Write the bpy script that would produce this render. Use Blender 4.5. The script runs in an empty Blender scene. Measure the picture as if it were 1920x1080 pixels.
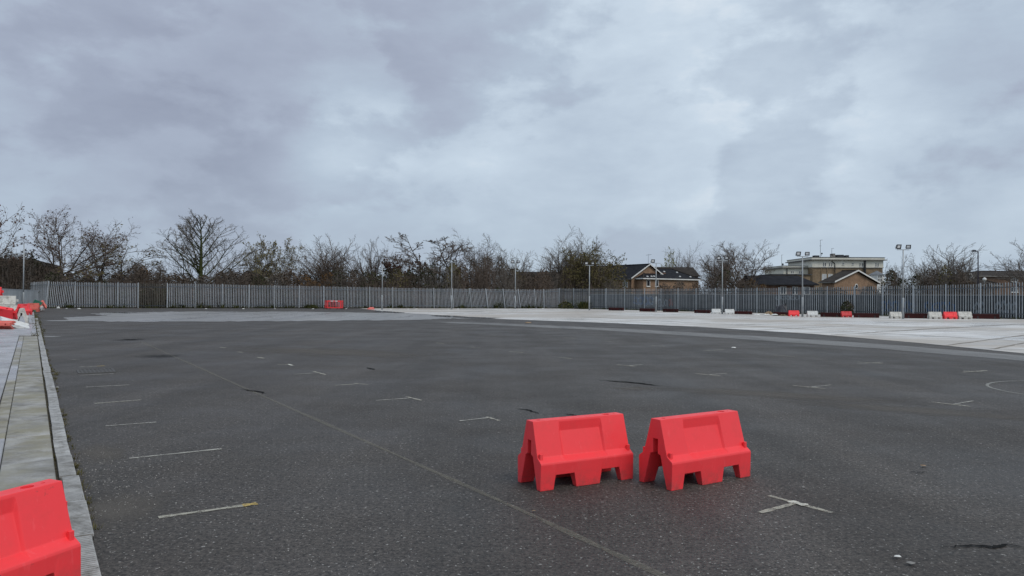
import bpy, bmesh, math, random
from mathutils import Vector, Matrix, noise as mnoise

# ------------------------------------------------------------------ camera, sky, sun
SC = bpy.context.scene
COL = SC.collection
F = 1387.0            # focal length in photo pixels (26 mm equivalent)
EYE = 1.7
PITCH = math.atan(16.0 / F)
ROLL = math.radians(0.35)
RC = Matrix.Rotation(math.pi / 2 + PITCH, 3, 'X') @ Matrix.Rotation(ROLL, 3, 'Z')

cam = bpy.data.cameras.new('camera')
cam.sensor_width = 36.0
cam.lens = 36.0 * F / 1920.0
cam.clip_start = 0.05
cam.clip_end = 6000.0
camo = bpy.data.objects.new('camera', cam)
camo.matrix_world = Matrix.Translation((0, 0, EYE)) @ RC.to_4x4()
COL.objects.link(camo)
SC.camera = camo


def ray(px, py):
    return (RC @ Vector(((px - 960) / F, (540 - py) / F, -1.0)))


def G(px, py, z=0.0):
    """point of the ground seen at a photo pixel"""
    r = ray(px, py)
    t = (z - EYE) / r.z
    return Vector((r.x * t, r.y * t, z))


def P(px, py, d):
    """point at depth d (along +Y) seen at a photo pixel"""
    r = ray(px, py)
    t = d / r.y
    return Vector((r.x * t, d, EYE + r.z * t))


SUN_EL, SUN_AZ = math.radians(50), math.radians(135)   # azimuth clockwise from +Y
world = bpy.data.worlds.new('World')
SC.world = world
world.use_nodes = True
wn, wl = world.node_tree.nodes, world.node_tree.links
wn.clear()


def build_sky():
    out = wn.new('ShaderNodeOutputWorld')
    tc = wn.new('ShaderNodeTexCoord')
    nrm = wn.new('ShaderNodeVectorMath'); nrm.operation = 'NORMALIZE'
    wl.new(tc.outputs['Generated'], nrm.inputs[0])
    D = nrm.outputs[0]
    sep = wn.new('ShaderNodeSeparateXYZ'); wl.new(D, sep.inputs[0])

    def m(op, a, b=None, c=None):
        n = wn.new('ShaderNodeMath'); n.operation = op
        for i, v in enumerate((a, b, c)):
            if v is None:
                continue
            if isinstance(v, (int, float)):
                n.inputs[i].default_value = v
            else:
                wl.new(v, n.inputs[i])
        return n.outputs[0]
    def nz(scale, detail, rough, dist, off, squash=(1, 1, 1.9)):
        mp = wn.new('ShaderNodeMapping'); mp.inputs['Location'].default_value = off
        mp.inputs['Scale'].default_value = squash
        wl.new(D, mp.inputs[0])
        n = wn.new('ShaderNodeTexNoise'); n.inputs['Scale'].default_value = scale
        n.inputs['Detail'].default_value = detail; n.inputs['Roughness'].default_value = rough
        n.inputs['Distortion'].default_value = dist
        wl.new(mp.outputs[0], n.inputs['Vector'])
        return n.outputs[0]

    def smooth(v, a, b):
        n = wn.new('ShaderNodeMapRange'); n.interpolation_type = 'SMOOTHSTEP'
        wl.new(v, n.inputs[0]); n.inputs[1].default_value = a; n.inputs[2].default_value = b
        return n.outputs[0]
    big = nz(3.4, 9, 0.55, 0.1, (3.1, 1.7, 0))
    mass = smooth(nz(5.2, 11, 0.54, 0.10, (7.7, 2.2, 5.1)), 0.45, 0.57)      # soft-edged heaps of darker cloud
    wisp = nz(9.0, 10, 0.57, 0.15, (0.4, 8.3, 2), (1, 1, 2.4))
    T = m('ADD', 0.67, m('MULTIPLY', m('SUBTRACT', big, 0.5), 0.50))
    T = m('SUBTRACT', T, m('MULTIPLY', mass, 0.20))
    T = m('ADD', T, m('MULTIPLY', m('SUBTRACT', wisp, 0.5), 0.42))
    # cloud masses and breaks, as directions in the sky
    for px, py, a, k in ((300, 110, -0.27, 11), (520, 215, -0.12, 60), (1150, 120, 0.12, 20),
                         (690, 270, 0.34, 320), (590, 300, 0.28, 700), (880, 308, 0.20, 500), (1000, 300, .12, 500),
                         (1860, 120, -0.22, 110), (1480, 30, 0.08, 40), (1420, 300, .13, 160), (1120, 300, -.08, 120), (820, 170, -0.14, 170), (460, 290, -.10, 200),
                         (1330, 390, -0.10, 14), (900, 450, -.05, 60), (30, 330, -0.05, 40)):
        v = ray(px, py).normalized()
        dt = wn.new('ShaderNodeVectorMath'); dt.operation = 'DOT_PRODUCT'
        wl.new(D, dt.inputs[0]); dt.inputs[1].default_value = v
        g = m('EXPONENT', m('MULTIPLY', m('SUBTRACT', dt.outputs['Value'], 1.0), float(k)))
        T = m('ADD', T, m('MULTIPLY', g, a))
    ramp = wn.new('ShaderNodeValToRGB')
    cr = ramp.color_ramp
    stops = [(0.0, (.30, .335, .435)), (0.28, (.385, .435, .545)), (0.5, (.465, .55, .66)),
             (0.72, (.60, .70, .805)), (1.0, (.93, .97, 1.0))]
    while len(cr.elements) < len(stops):
        cr.elements.new(0.5)
    for e, (p, c) in zip(cr.elements, stops):
        e.position = p; e.color = (*c, 1)
    wl.new(T, ramp.inputs[0])
    hz = m('MULTIPLY', m('EXPONENT', m('MULTIPLY', m('MAXIMUM', sep.outputs[2], 0.0), -11.0)), 0.72)
    mx = wn.new('ShaderNodeMix'); mx.data_type = 'RGBA'
    wl.new(hz, mx.inputs[0]); wl.new(ramp.outputs[0], mx.inputs[6])
    mx.inputs[7].default_value = (.415, .51, .615, 1)
    bg2 = wn.new('ShaderNodeBackground'); bg2.inputs[1].default_value = 1.03
    wl.new(mx.outputs[2], bg2.inputs[0])
    sky = wn.new('ShaderNodeTexSky'); sky.sky_type = 'NISHITA'; sky.sun_disc = False
    sky.sun_elevation = SUN_EL; sky.sun_rotation = SUN_AZ
    bg1 = wn.new('ShaderNodeBackground'); bg1.inputs[1].default_value = 0.08
    wl.new(sky.outputs[0], bg1.inputs[0])
    ms = wn.new('ShaderNodeMixShader'); ms.inputs[0].default_value = 0.93   # nearly full cloud cover
    wl.new(bg1.outputs[0], ms.inputs[1]); wl.new(bg2.outputs[0], ms.inputs[2])
    wl.new(ms.outputs[0], out.inputs[0])


build_sky()
sun = bpy.data.lights.new('sun', 'SUN')
sun.energy = 1.5
sun.angle = math.radians(26)
sun.color = (1.0, 0.94, 0.86)
suno = bpy.data.objects.new('sun', sun)
sd = Vector((math.sin(SUN_AZ) * math.cos(SUN_EL), math.cos(SUN_AZ) * math.cos(SUN_EL), math.sin(SUN_EL)))
suno.rotation_euler = sd.to_track_quat('Z', 'Y').to_euler()
suno.location = (20, -20, 40)
COL.objects.link(suno)
SC.view_settings.view_transform = 'Standard'
SC.view_settings.look = 'None'
SC.view_settings.exposure = 0.0
SC.view_settings.gamma = 1.0
SC.view_settings.use_curve_mapping = False

# ------------------------------------------------------------------ helpers
R = math.radians


class MB:
    """collects faces; build() links them as one mesh object"""

    def __init__(self):
        self.v, self.f, self.mi = [], [], []

    def face(self, pts, mi=0):
        n = len(self.v)
        self.v.extend([tuple(p) for p in pts])
        self.f.append(tuple(range(n, n + len(pts)))); self.mi.append(mi)

    def raw(self, vs, fs, mi=0):
        n = len(self.v)
        self.v.extend([tuple(p) for p in vs])
        for f in fs:
            self.f.append(tuple(i + n for i in f)); self.mi.append(mi)

    def box(self, a, b, mi=0, M=None):
        (x0, y0, z0), (x1, y1, z1) = a, b
        vs = [Vector(p) for p in ((x0, y0, z0), (x1, y0, z0), (x1, y1, z0), (x0, y1, z0),
                                  (x0, y0, z1), (x1, y0, z1), (x1, y1, z1), (x0, y1, z1))]
        if M is not None:
            vs = [M @ p for p in vs]
        self.raw(vs, [(3, 2, 1, 0), (4, 5, 6, 7), (0, 1, 5, 4), (1, 2, 6, 5), (2, 3, 7, 6), (3, 0, 4, 7)], mi)

    def tube(self, pts, rads, n=6, mi=0, cap=True):
        pts = [Vector(p) for p in pts]
        base = len(self.v)
        up = Vector((0, 0, 1))
        for i, p in enumerate(pts):
            d = (pts[min(i + 1, len(pts) - 1)] - pts[max(i - 1, 0)])
            if d.length < 1e-9:
                d = Vector((0, 0, 1))
            d.normalize()
            a = d.cross(up if abs(d.z) < .95 else Vector((1, 0, 0))).normalized()
            b = d.cross(a)
            for k in range(n):
                t = 2 * math.pi * k / n
                q = p + (a * math.cos(t) + b * math.sin(t)) * rads[i]
                self.v.append((q.x, q.y, q.z))
        for i in range(len(pts) - 1):
            for k in range(n):
                k2 = (k + 1) % n
                self.f.append((base + i * n + k, base + i * n + k2, base + (i + 1) * n + k2, base + (i + 1) * n + k))
                self.mi.append(mi)
        if cap:
            self.f.append(tuple(base + k for k in range(n))[::-1]); self.mi.append(mi)
            e = base + (len(pts) - 1) * n
            self.f.append(tuple(e + k for k in range(n))); self.mi.append(mi)

    def prism(self, poly, z0, z1, mi=0):
        n = len(poly)
        vs = [(p[0], p[1], z0) for p in poly] + [(p[0], p[1], z1) for p in poly]
        fs = [tuple(range(n))[::-1], tuple(range(n, 2 * n))] + [(i, (i + 1) % n, n + (i + 1) % n, n + i) for i in range(n)]
        self.raw(vs, fs, mi)

    def mesh(self, name, mats, smooth=False):
        me = bpy.data.meshes.new(name)
        me.from_pydata(self.v, [], self.f)
        if not isinstance(mats, (list, tuple)):
            mats = [mats]
        for mm in mats:
            me.materials.append(mm)
        if len(mats) > 1:
            me.polygons.foreach_set('material_index', self.mi)
        if smooth:
            me.polygons.foreach_set('use_smooth', [True] * len(self.f))
        me.update()
        return me

    def build(self, name, mats, parent=None, smooth=False, normals=False):
        me = self.mesh(name, mats, smooth)
        if normals:
            bm = bmesh.new(); bm.from_mesh(me)
            bmesh.ops.remove_doubles(bm, verts=bm.verts, dist=1e-5)
            bmesh.ops.recalc_face_normals(bm, faces=bm.faces)
            bm.to_mesh(me); bm.free()
        return put(name, me, parent)


def put(name, me, parent=None):
    o = bpy.data.objects.new(name, me)
    COL.objects.link(o)
    if parent is not None:
        o.parent = parent
    return o


def tag(o, label, cat, group=None):
    o['label'] = label; o['category'] = cat
    if group:
        o['group'] = group
    return o


def struct(o, kind='structure'):
    o['kind'] = kind
    return o


def empty(name, loc=(0, 0, 0), rz=0.0, rot=None):
    o = bpy.data.objects.new(name, None)
    o.empty_display_size = 0.2
    o.location = loc
    o.rotation_euler = rot if rot is not None else (0, 0, rz)
    COL.objects.link(o)
    return o


def copy_tree(o, parent=None):
    c = o.copy(); COL.objects.link(c); c.parent = parent
    for ch in list(o.children):
        copy_tree(ch, c)
    return c


# ------------------------------------------------------------------ materials
class NT:
    def __init__(self, name):
        self.m = bpy.data.materials.new(name); self.m.use_nodes = True
        self.t = self.m.node_tree; self.n = self.t.nodes; self.l = self.t.links
        self.b = self.n['Principled BSDF']
        self.tc = self.n.new('ShaderNodeTexCoord')

    def coord(self, scale=(1, 1, 1), rz=0.0, which='Object'):
        mp = self.n.new('ShaderNodeMapping')
        mp.inputs['Scale'].default_value = scale
        mp.inputs['Rotation'].default_value = (0, 0, rz)
        self.l.new(self.tc.outputs[which], mp.inputs[0])
        return mp.outputs[0]

    def noise(self, scale, detail=4, rough=.55, vec=None, dist=0.0):
        n = self.n.new('ShaderNodeTexNoise')
        n.inputs['Scale'].default_value = scale; n.inputs['Detail'].default_value = detail
        n.inputs['Roughness'].default_value = rough; n.inputs['Distortion'].default_value = dist
        self.l.new(vec if vec is not None else self.tc.outputs['Object'], n.inputs['Vector'])
        return n.outputs[0]

    def rng(self, v, a, b, c=0.0, d=1.0):
        n = self.n.new('ShaderNodeMapRange')
        self.l.new(v, n.inputs[0])
        for i, x in enumerate((a, b, c, d)):
            n.inputs[i + 1].default_value = x
        return n.outputs[0]

    def math(self, op, a, b):
        n = self.n.new('ShaderNodeMath'); n.operation = op
        for i, v in enumerate((a, b)):
            if isinstance(v, (int, float)):
                n.inputs[i].default_value = v
            else:
                self.l.new(v, n.inputs[i])
        return n.outputs[0]

    def mix(self, fac, a, b, blend='MIX'):
        n = self.n.new('ShaderNodeMix'); n.data_type = 'RGBA'; n.blend_type = blend
        for i, v in ((0, fac), (6, a), (7, b)):
            if isinstance(v, (int, float)):
                n.inputs[i].default_value = v
            elif isinstance(v, tuple):
                n.inputs[i].default_value = (*v[:3], 1)
            else:
                self.l.new(v, n.inputs[i])
        return n.outputs[2]

    def bump(self, h, strength, dist):
        b = self.n.new('ShaderNodeBump')
        b.inputs['Strength'].default_value = strength; b.inputs['Distance'].default_value = dist
        self.l.new(h, b.inputs['Height'])
        self.l.new(b.outputs[0], self.b.inputs['Normal'])

    def set(self, color=None, rough=None, spec=None, metal=None):
        for k, v in (('Base Color', color), ('Roughness', rough), ('Specular IOR Level', spec), ('Metallic', metal)):
            if v is None:
                continue
            if isinstance(v, tuple):
                self.b.inputs[k].default_value = (*v[:3], 1)
            elif isinstance(v, (int, float)):
                self.b.inputs[k].default_value = v
            else:
                self.l.new(v, self.b.inputs[k])
        return self.m

    def rand(self):
        return self.n.new('ShaderNodeObjectInfo').outputs['Random']

    def island(self):
        return self.n.new('ShaderNodeNewGeometry').outputs['Random Per Island']


YA = R(33)                                    # the yard is turned 33 degrees to the camera
U = Vector((-math.sin(YA), math.cos(YA), 0))  # away along the kerb
V = Vector((math.cos(YA), math.sin(YA), 0))   # across the yard to the right
O0 = G(143, 900)


def YD(u, v, z=0.0):
    q = O0 + U * u + V * v
    return Vector((q.x, q.y, z))


def uv(p):
    q = Vector((p[0], p[1], 0)) - Vector((O0.x, O0.y, 0))
    return q.dot(U), q.dot(V)


def simple(name, c1, c2, scale=3.0, rough=.8, spec=.3, metal=0.0, bump=0.0, detail=5, rnd=0.0):
    t = NT(name)
    col = t.mix(t.rng(t.noise(scale, detail), .35, .65), c1, c2)
    if rnd:
        col = t.mix(1.0, col, t.mix(t.rand(), (1 - rnd,) * 3, (1 + rnd,) * 3), 'MULTIPLY')
    t.set(col, rough, spec, metal)
    if bump:
        t.bump(t.noise(scale * 6, 4), bump, .01)
    return t.m


def asphalt(name, lo=.003, hi=.108, k=1.0, rough=(.60, .82), spec=.40, wet=None, speck=.30, tint=(1.0, .875, .775)):
    t = NT(name)
    agg = t.noise(70, 4, .75)
    a2 = t.noise(11, 8, .86)
    a3 = t.noise(33, 4, .7)
    mixv = t.math('ADD', t.math('MULTIPLY', agg, .3), t.math('ADD', t.math('MULTIPLY', a2, .25), t.math('MULTIPLY', a3, .45)))
    col = t.mix(t.rng(mixv, .40, .61), (lo, lo * .97, lo * .92), (hi * tint[0], hi * tint[1], hi * tint[2]))
    sp = t.rng(t.noise(34, 2, .5), .655, .70)
    sp2 = t.rng(t.noise(15, 3, .6), .69, .72)
    dk = t.rng(t.noise(24, 3, .6), .61, .68)
    col = t.mix(t.math('MULTIPLY', sp, .8), col, (speck, speck * .97, speck * .92))
    col = t.mix(t.math('MULTIPLY', sp2, .7), col, (speck, speck * .96, speck * .88))
    col = t.mix(t.math('MULTIPLY', dk, .6), col, (.012, .012, .012))
    big = t.rng(t.noise(.33, 7, .66), .3, .7, .90, 1.10)
    mid = t.rng(t.noise(1.9, 6, .7), .3, .7, .92, 1.09)
    stv = t.coord((.75, .055, 1), -R(20))
    strk = t.rng(t.noise(1.0, 7, .66, vec=stv), .34, .66, .76, 1.26)
    f = t.math('MULTIPLY', t.math('MULTIPLY', big, mid), t.math('MULTIPLY', strk, k))
    cmb = t.n.new('ShaderNodeCombineColor')
    for i in range(3):
        t.l.new(f, cmb.inputs[i])
    col = t.mix(1.0, col, cmb.outputs[0], 'MULTIPLY')
    rg = t.rng(t.noise(.5, 5, .6), .35, .65, rough[0], rough[1])
    if wet:
        wv = t.coord((.5, .11, 1), -YA)
        w = t.rng(t.noise(.6, 5, .6, vec=wv), wet[0], wet[1])
        rg = t.math('SUBTRACT', rg, t.math('MULTIPLY', w, wet[2]))
    t.set(col, rg, spec)
    t.bump(mixv, .5, .008)
    return t.m


M = {}
M['asphalt'] = asphalt('asphalt')
M['asphalt_wet'] = asphalt('wet_asphalt', .14, .31, rough=(.36, .52), spec=.5, wet=(.42, .60, .16), tint=(1, .97, .94), speck=.3)
M['asphalt_band'] = asphalt('worn_asphalt', .085, .215, rough=(.6, .8), spec=.4, tint=(1, .98, .96))
M['asphalt_patch'] = asphalt('dark_asphalt', .022, .085)
M['earth'] = simple('earth', (.045, .05, .025), (.09, .075, .045), .6, .95, .1, bump=.3)
M['verge'] = simple('verge_soil', (.05, .045, .03), (.11, .095, .07), 2.2, .95, .1, bump=.3)


def concrete(name, c1, c2, stain, rough=(.45, .75), spec=.5, scale=.35, moss=None, stretch=True, bays=None):
    t = NT(name)
    off = t.n.new('ShaderNodeVectorMath'); off.operation = 'ADD'
    c3 = t.n.new('ShaderNodeCombineXYZ')
    if bays is None:
        t.l.new(t.math('MULTIPLY', t.rand(), 91.0), c3.inputs[0]); t.l.new(t.math('MULTIPLY', t.rand(), 37.0), c3.inputs[1])
    t.l.new(t.tc.outputs['Object'], off.inputs[0]); t.l.new(c3.outputs[0], off.inputs[1])

    def vec_(sc_, rz):
        mp = t.n.new('ShaderNodeMapping'); mp.inputs['Scale'].default_value = sc_; mp.inputs['Rotation'].default_value = (0, 0, rz)
        t.l.new(off.outputs[0], mp.inputs[0]); return mp.outputs[0]
    vec = vec_((.35, 1.3, 1), -YA) if stretch else vec_((1, 1, 1), .4)
    vec2 = vec_((.5, 1.6, 1), -YA) if stretch else vec_((1, .8, 1), 1.1)
    col = t.mix(t.rng(t.noise(scale * 3, 6, .62, vec=vec), .36, .64), c1, c2)
    st = t.rng(t.noise(scale * 1.6, 7, .68, vec=vec2, dist=.6), .48, .66)
    col = t.mix(t.math('MULTIPLY', st, .8), col, stain)
    bg = None
    if bays:
        bg = t.rng(t.noise(.085, 7, .62, vec=vec_((.8, 1.0, 1), -YA)), .44, .57)
        col = t.mix(t.math('MULTIPLY', bg, .85), col, bays)
        ln = t.rng(t.noise(.16, 6, .6, vec=vec_((.25, 1.0, 1), -YA)), .58, .68)
        col = t.mix(t.math('MULTIPLY', ln, .55), col, stain)
    fine = t.rng(t.noise(38, 4, .7), .3, .7, .84, 1.16)
    cmb = t.n.new('ShaderNodeCombineColor')
    for i in range(3):
        t.l.new(fine, cmb.inputs[i])
    col = t.mix(1.0, col, cmb.outputs[0], 'MULTIPLY')
    pit = t.rng(t.noise(16, 3, .6, vec=off.outputs[0]), .66, .71)
    col = t.mix(t.math('MULTIPLY', pit, .5), col, (.07, .065, .06))
    if moss:
        mv = t.rng(t.noise(1.3, 7, .68, vec=off.outputs[0]), .42, .62)
        col = t.mix(t.math('MULTIPLY', mv, .75), col, moss)
        dv_ = t.rng(t.noise(3.1, 7, .72, vec=off.outputs[0]), .56, .68)
        col = t.mix(t.math('MULTIPLY', dv_, .6), col, stain)
    col = t.mix(1.0, col, t.mix(t.rand(), (.90,) * 3, (1.07,) * 3), 'MULTIPLY')
    rg = t.rng(t.noise(.45, 6, .65, vec=vec), .38, .62, rough[0], rough[1])
    if bg is not None:
        rg = t.math('ADD', rg, t.math('MULTIPLY', bg, .18))
    t.set(col, rg, spec)
    t.bump(t.noise(60, 3), .15, .004)
    return t.m


M['concrete_yard'] = concrete('yard_concrete', (.50, .48, .455), (.74, .725, .70), (.25, .215, .18), rough=(.14, .56), bays=(.36, .32, .275))
M['slab'] = concrete('pavement_concrete', (.30, .30, .315), (.44, .44, .455), (.19, .18, .17), rough=(.24, .55), stretch=False)
M['slab_moss'] = concrete('mossy_concrete', (.22, .205, .175), (.40, .39, .37), (.085, .075, .055), rough=(.42, .75), scale=.8, stretch=False, moss=(.23, .205, .12))
M['channel'] = concrete('channel_concrete', (.26, .255, .245), (.42, .415, .40), (.13, .12, .10), rough=(.45, .7), scale=2.2, stretch=False)
M['gap'] = simple('dirt_gap', (.05, .045, .035), (.11, .10, .075), 9, .95, .1)
M['joint'] = simple('joint_sealant', (.17, .15, .125), (.30, .27, .235), 2, .85, .2)
M['crack'] = simple('crack', (.006, .006, .006), (.016, .016, .016), 20, .95, .1)

w = NT('puddle_water')
w.set((.035, .035, .037), w.rng(w.noise(2.5, 3), .3, .7, .03, .10), .6)
M['puddle'] = w.m


def paint(name, col, lo, hi, amax=1.0):
    t = NT(name)
    wear = t.math('ADD', t.math('MULTIPLY', t.noise(38, 5, .8), .55), t.math('MULTIPLY', t.noise(7.5, 6, .7), .45))
    t.set(col, .85, .2)
    t.l.new(t.math('MULTIPLY', t.rng(wear, lo, hi), amax), t.b.inputs['Alpha'])
    return t.m


M['line'] = paint('worn_white_paint', (.47, .45, .38), .38, .52, .75)
M['line_faint'] = paint('faint_paint', (.48, .47, .42), .38, .54, .82)
M['line_circle'] = paint('circle_paint', (.30, .30, .28), .30, .48, .75)
M['line_yellow'] = paint('yellow_paint', (.55, .40, .13), .40, .54, .9)
M['line_bright'] = paint('bright_white_paint', (.60, .59, .52), .42, .50, .95)
M['line_ghost'] = paint('ghost_line', (.24, .225, .18), .36, .58, .42)

# plastics
def plastic(name, c, rough=.42, dirt=(.18, .16, .13), amt=.25, spec=.45):
    t = NT(name)
    off = t.n.new('ShaderNodeVectorMath'); off.operation = 'ADD'
    sc3 = t.n.new('ShaderNodeCombineXYZ')
    t.l.new(t.math('MULTIPLY', t.rand(), 37.0), sc3.inputs[0]); t.l.new(t.math('MULTIPLY', t.rand(), 11.0), sc3.inputs[1])
    t.l.new(t.tc.outputs['Object'], off.inputs[0]); t.l.new(sc3.outputs[0], off.inputs[1])
    ov = off.outputs[0]
    d = t.rng(t.noise(6, 7, .68, vec=ov), .50, .72)
    col = t.mix(t.math('MULTIPLY', d, amt), c, dirt)
    mp = t.n.new('ShaderNodeMapping'); mp.inputs['Scale'].default_value = (1, 1, .22); t.l.new(ov, mp.inputs[0])
    sc = t.rng(t.noise(26, 4, .7, vec=mp.outputs[0]), .60, .68)
    col = t.mix(t.math('MULTIPLY', sc, amt * .9), col, tuple(min(1, x * 1.15 + .10) for x in c))
    # splashed road dirt on the feet
    sep = t.n.new('ShaderNodeSeparateXYZ'); t.l.new(t.tc.outputs['Object'], sep.inputs[0])
    foot = t.math('MULTIPLY', t.rng(sep.outputs[2], .16, .0), t.rng(t.noise(14, 6, .7, vec=ov), .40, .66))
    col = t.mix(t.math('MULTIPLY', foot, .55), col, (.11, .075, .065))
    sm = t.rng(t.noise(19, 5, .7, vec=ov), .66, .72)
    col = t.mix(t.math('MULTIPLY', sm, .35), col, (.16, .06, .055))
    t.set(col, t.rng(t.noise(12, 4, vec=ov), .3, .7, rough, rough + .18), spec)
    t.bump(t.noise(90, 4, vec=ov), .08, .003)
    return t.m


M['red'] = plastic('red_plastic', (.92, .050, .060), dirt=(.55, .07, .065), amt=.20)
M['red_old'] = plastic('faded_red_plastic', (.62, .045, .05), dirt=(.25, .05, .04), amt=.5)
M['coral'] = plastic('sun_bleached_red', (.68, .14, .11), amt=.4)
M['white'] = plastic('white_plastic', (.66, .67, .66), amt=.35)
M['white_dirty'] = plastic('dirty_white_plastic', (.58, .57, .53), amt=.75)
M['dark_hole'] = simple('dark_red_inside', (.10, .006, .007), (.14, .008, .009), 5, .7, .2)
M['maroon'] = simple('maroon_paint', (.022, .0045, .005), (.045, .008, .008), 2.2, .8, .25, rnd=.15)
M['green_board'] = simple('green_board', (.02, .13, .085), (.03, .17, .11), 3, .6)
M['black_bag'] = simple('black_plastic', (.012, .013, .018), (.03, .03, .038), 4, .35, .5)
M['cardboard'] = simple('cardboard', (.22, .15, .09), (.33, .24, .16), 5, .9, .1)
M['paper'] = simple('litter_white', (.55, .55, .53), (.72, .72, .70), 12, .7, .3)


def galv(name, c1, c2, rnd=.10, metal=.35, rough=.5):
    t = NT(name)
    col = t.mix(t.rng(t.noise(1.7, 5, .6), .35, .65), c1, c2)
    col = t.mix(1.0, col, t.mix(t.rand(), (1 - rnd * 1.6,) * 3, (1 + rnd,) * 3), 'MULTIPLY')
    st = t.rng(t.noise(4, 5, .6, vec=t.coord((3, 3, .3))), .60, .75)
    col = t.mix(t.math('MULTIPLY', st, .5), col, tuple(x * .55 for x in c1))
    t.set(col, rough, .5, metal)
    return t.m


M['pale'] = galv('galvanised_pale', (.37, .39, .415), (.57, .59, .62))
M['pale_right'] = galv('dark_galvanised_pale', (.27, .29, .31), (.42, .44, .46), .2)  # right run: darker grey tone than the back fence pales
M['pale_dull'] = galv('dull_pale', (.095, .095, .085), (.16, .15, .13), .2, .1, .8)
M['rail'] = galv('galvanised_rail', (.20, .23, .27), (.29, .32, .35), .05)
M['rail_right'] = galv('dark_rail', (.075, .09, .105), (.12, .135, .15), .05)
M['post'] = galv('galvanised_post', (.34, .37, .40), (.46, .49, .515), .10)
M['lamp_post'] = galv('lamp_post_steel', (.31, .335, .35), (.40, .42, .43), .05)
M['lamp_head'] = simple('floodlight_housing', (.02, .021, .024), (.04, .042, .047), 6, .5, .5)
M['lamp_glass'] = simple('floodlight_glass', (.62, .64, .66), (.72, .74, .76), 4, .2, .6)
M['lamp_dark'] = simple('dark_painted_steel', (.010, .009, .016), (.018, .016, .026), 3, .7, .2)
M['hoarding'] = galv('hoarding_sheet', (.30, .33, .35), (.40, .43, .45), .10, .15, .55)
M['graffiti_wall'] = simple('grimy_wall', (.030, .036, .042), (.068, .077, .083), 1.2, .9, .15)
M['graf_white'] = simple('graffiti_pale', (.12, .15, .175), (.20, .235, .265), 3, .8)
M['graf_blue'] = simple('graffiti_blue', (.02, .055, .13), (.04, .10, .20), 3, .8)
M['graf_red'] = simple('graffiti_red', (.16, .03, .025), (.24, .05, .04), 3, .8)


def brickmat(name, c1, c2, mortar):
    t = NT(name)
    b = t.n.new('ShaderNodeTexBrick')
    b.inputs['Scale'].default_value = 1.0
    b.inputs['Brick Width'].default_value = .225; b.inputs['Row Height'].default_value = .075
    b.inputs['Mortar Size'].default_value = .008
    b.inputs['Color1'].default_value = (*c1, 1); b.inputs['Color2'].default_value = (*c2, 1)
    b.inputs['Mortar'].default_value = (*mortar, 1)
    cs = t.n.new('ShaderNodeSeparateXYZ'); t.l.new(t.tc.outputs['Object'], cs.inputs[0])
    cc = t.n.new('ShaderNodeCombineXYZ')
    t.l.new(t.math('ADD', cs.outputs[0], cs.outputs[1]), cc.inputs[0]); t.l.new(cs.outputs[2], cc.inputs[1])
    t.l.new(cc.outputs[0], b.inputs['Vector'])
    dm = t.rng(t.noise(.9, 6, .65), .3, .7, .72, 1.2)
    cmb = t.n.new('ShaderNodeCombineColor')
    for i in range(3):
        t.l.new(dm, cmb.inputs[i])
    t.set(t.mix(1.0, b.outputs[0], cmb.outputs[0], 'MULTIPLY'), .9, .15)
    return t.m


M['brick_a'] = brickmat('orange_brown_brick', (.25, .145, .085), (.33, .205, .125), (.26, .22, .18))
M['brick_b'] = brickmat('yellow_brown_brick', (.22, .155, .09), (.29, .21, .13), (.25, .21, .17))
M['brick_c'] = brickmat('red_brown_brick', (.12, .075, .05), (.17, .10, .07), (.15, .13, .11))
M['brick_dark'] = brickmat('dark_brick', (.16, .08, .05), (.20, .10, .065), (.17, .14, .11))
M['tile_dark'] = simple('dark_roof_tile', (.010, .0105, .014), (.022, .0225, .027), 1.4, .85, .12, bump=.2)
M['tile_brown'] = simple('brown_roof_tile', (.026, .022, .020), (.046, .039, .034), 1.4, .85, .12, bump=.2)
M['slate'] = simple('grey_slate', (.12, .13, .145), (.18, .19, .205), 2, .6, .3)
M['cream'] = simple('cream_render', (.66, .64, .55), (.76, .74, .66), .8, .85, .2)
M['white_trim'] = simple('white_trim', (.66, .66, .64), (.76, .76, .74), 2, .6, .3)
M['grey_trim'] = simple('grey_trim', (.17, .165, .155), (.25, .24, .225), 2, .7, .3)
M['flat_roof'] = simple('flat_roof_felt', (.045, .047, .052), (.08, .082, .088), 2, .8, .2)
M['pipe'] = simple('black_pipe', (.012, .012, .014), (.024, .024, .027), 3, .5, .4)
t_ = NT('window_glass'); t_.set((.02, .024, .03), .06, .8); M['glass'] = t_.m
M['curtain'] = simple('pale_blind', (.40, .42, .43), (.52, .54, .55), 3, .8)


def leafmat(name, c1, c2, spec=.15):
    t = NT(name)
    t.set(t.mix(t.island(), c1, c2), .8, spec)
    return t.m


M['bark'] = simple('bark', (.058, .047, .039), (.105, .087, .072), 4, .95, .1)
M['bark_ivy'] = simple('ivy_clad_bark', (.030, .036, .014), (.062, .070, .026), 5, .9, .1)
M['twig'] = simple('twigs_brown', (.100, .078, .064), (.150, .119, .099), 3, .95, .1)
M['twig_grey'] = simple('twigs_grey', (.115, .100, .087), (.172, .151, .132), 3, .95, .1)
M['twig_pale'] = simple('twigs_pale', (.13, .114, .102), (.19, .168, .15), 3, .95, .1)
M['leaf_red'] = leafmat('russet_leaves', (.055, .028, .022), (.10, .048, .035))
M['leaf_olive'] = leafmat('olive_leaves', (.075, .066, .026), (.15, .125, .055))
M['leaf_dark'] = leafmat('dark_evergreen_leaves', (.020, .025, .012), (.062, .062, .030))
M['leaf_brown'] = leafmat('brown_leaves', (.065, .046, .032), (.135, .095, .064))
M['leaf_orange'] = leafmat('orange_brown_leaves', (.07, .042, .018), (.17, .095, .038))
M['leaf_pale'] = leafmat('pale_leaves', (.11, .10, .045), (.22, .19, .09))
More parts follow.
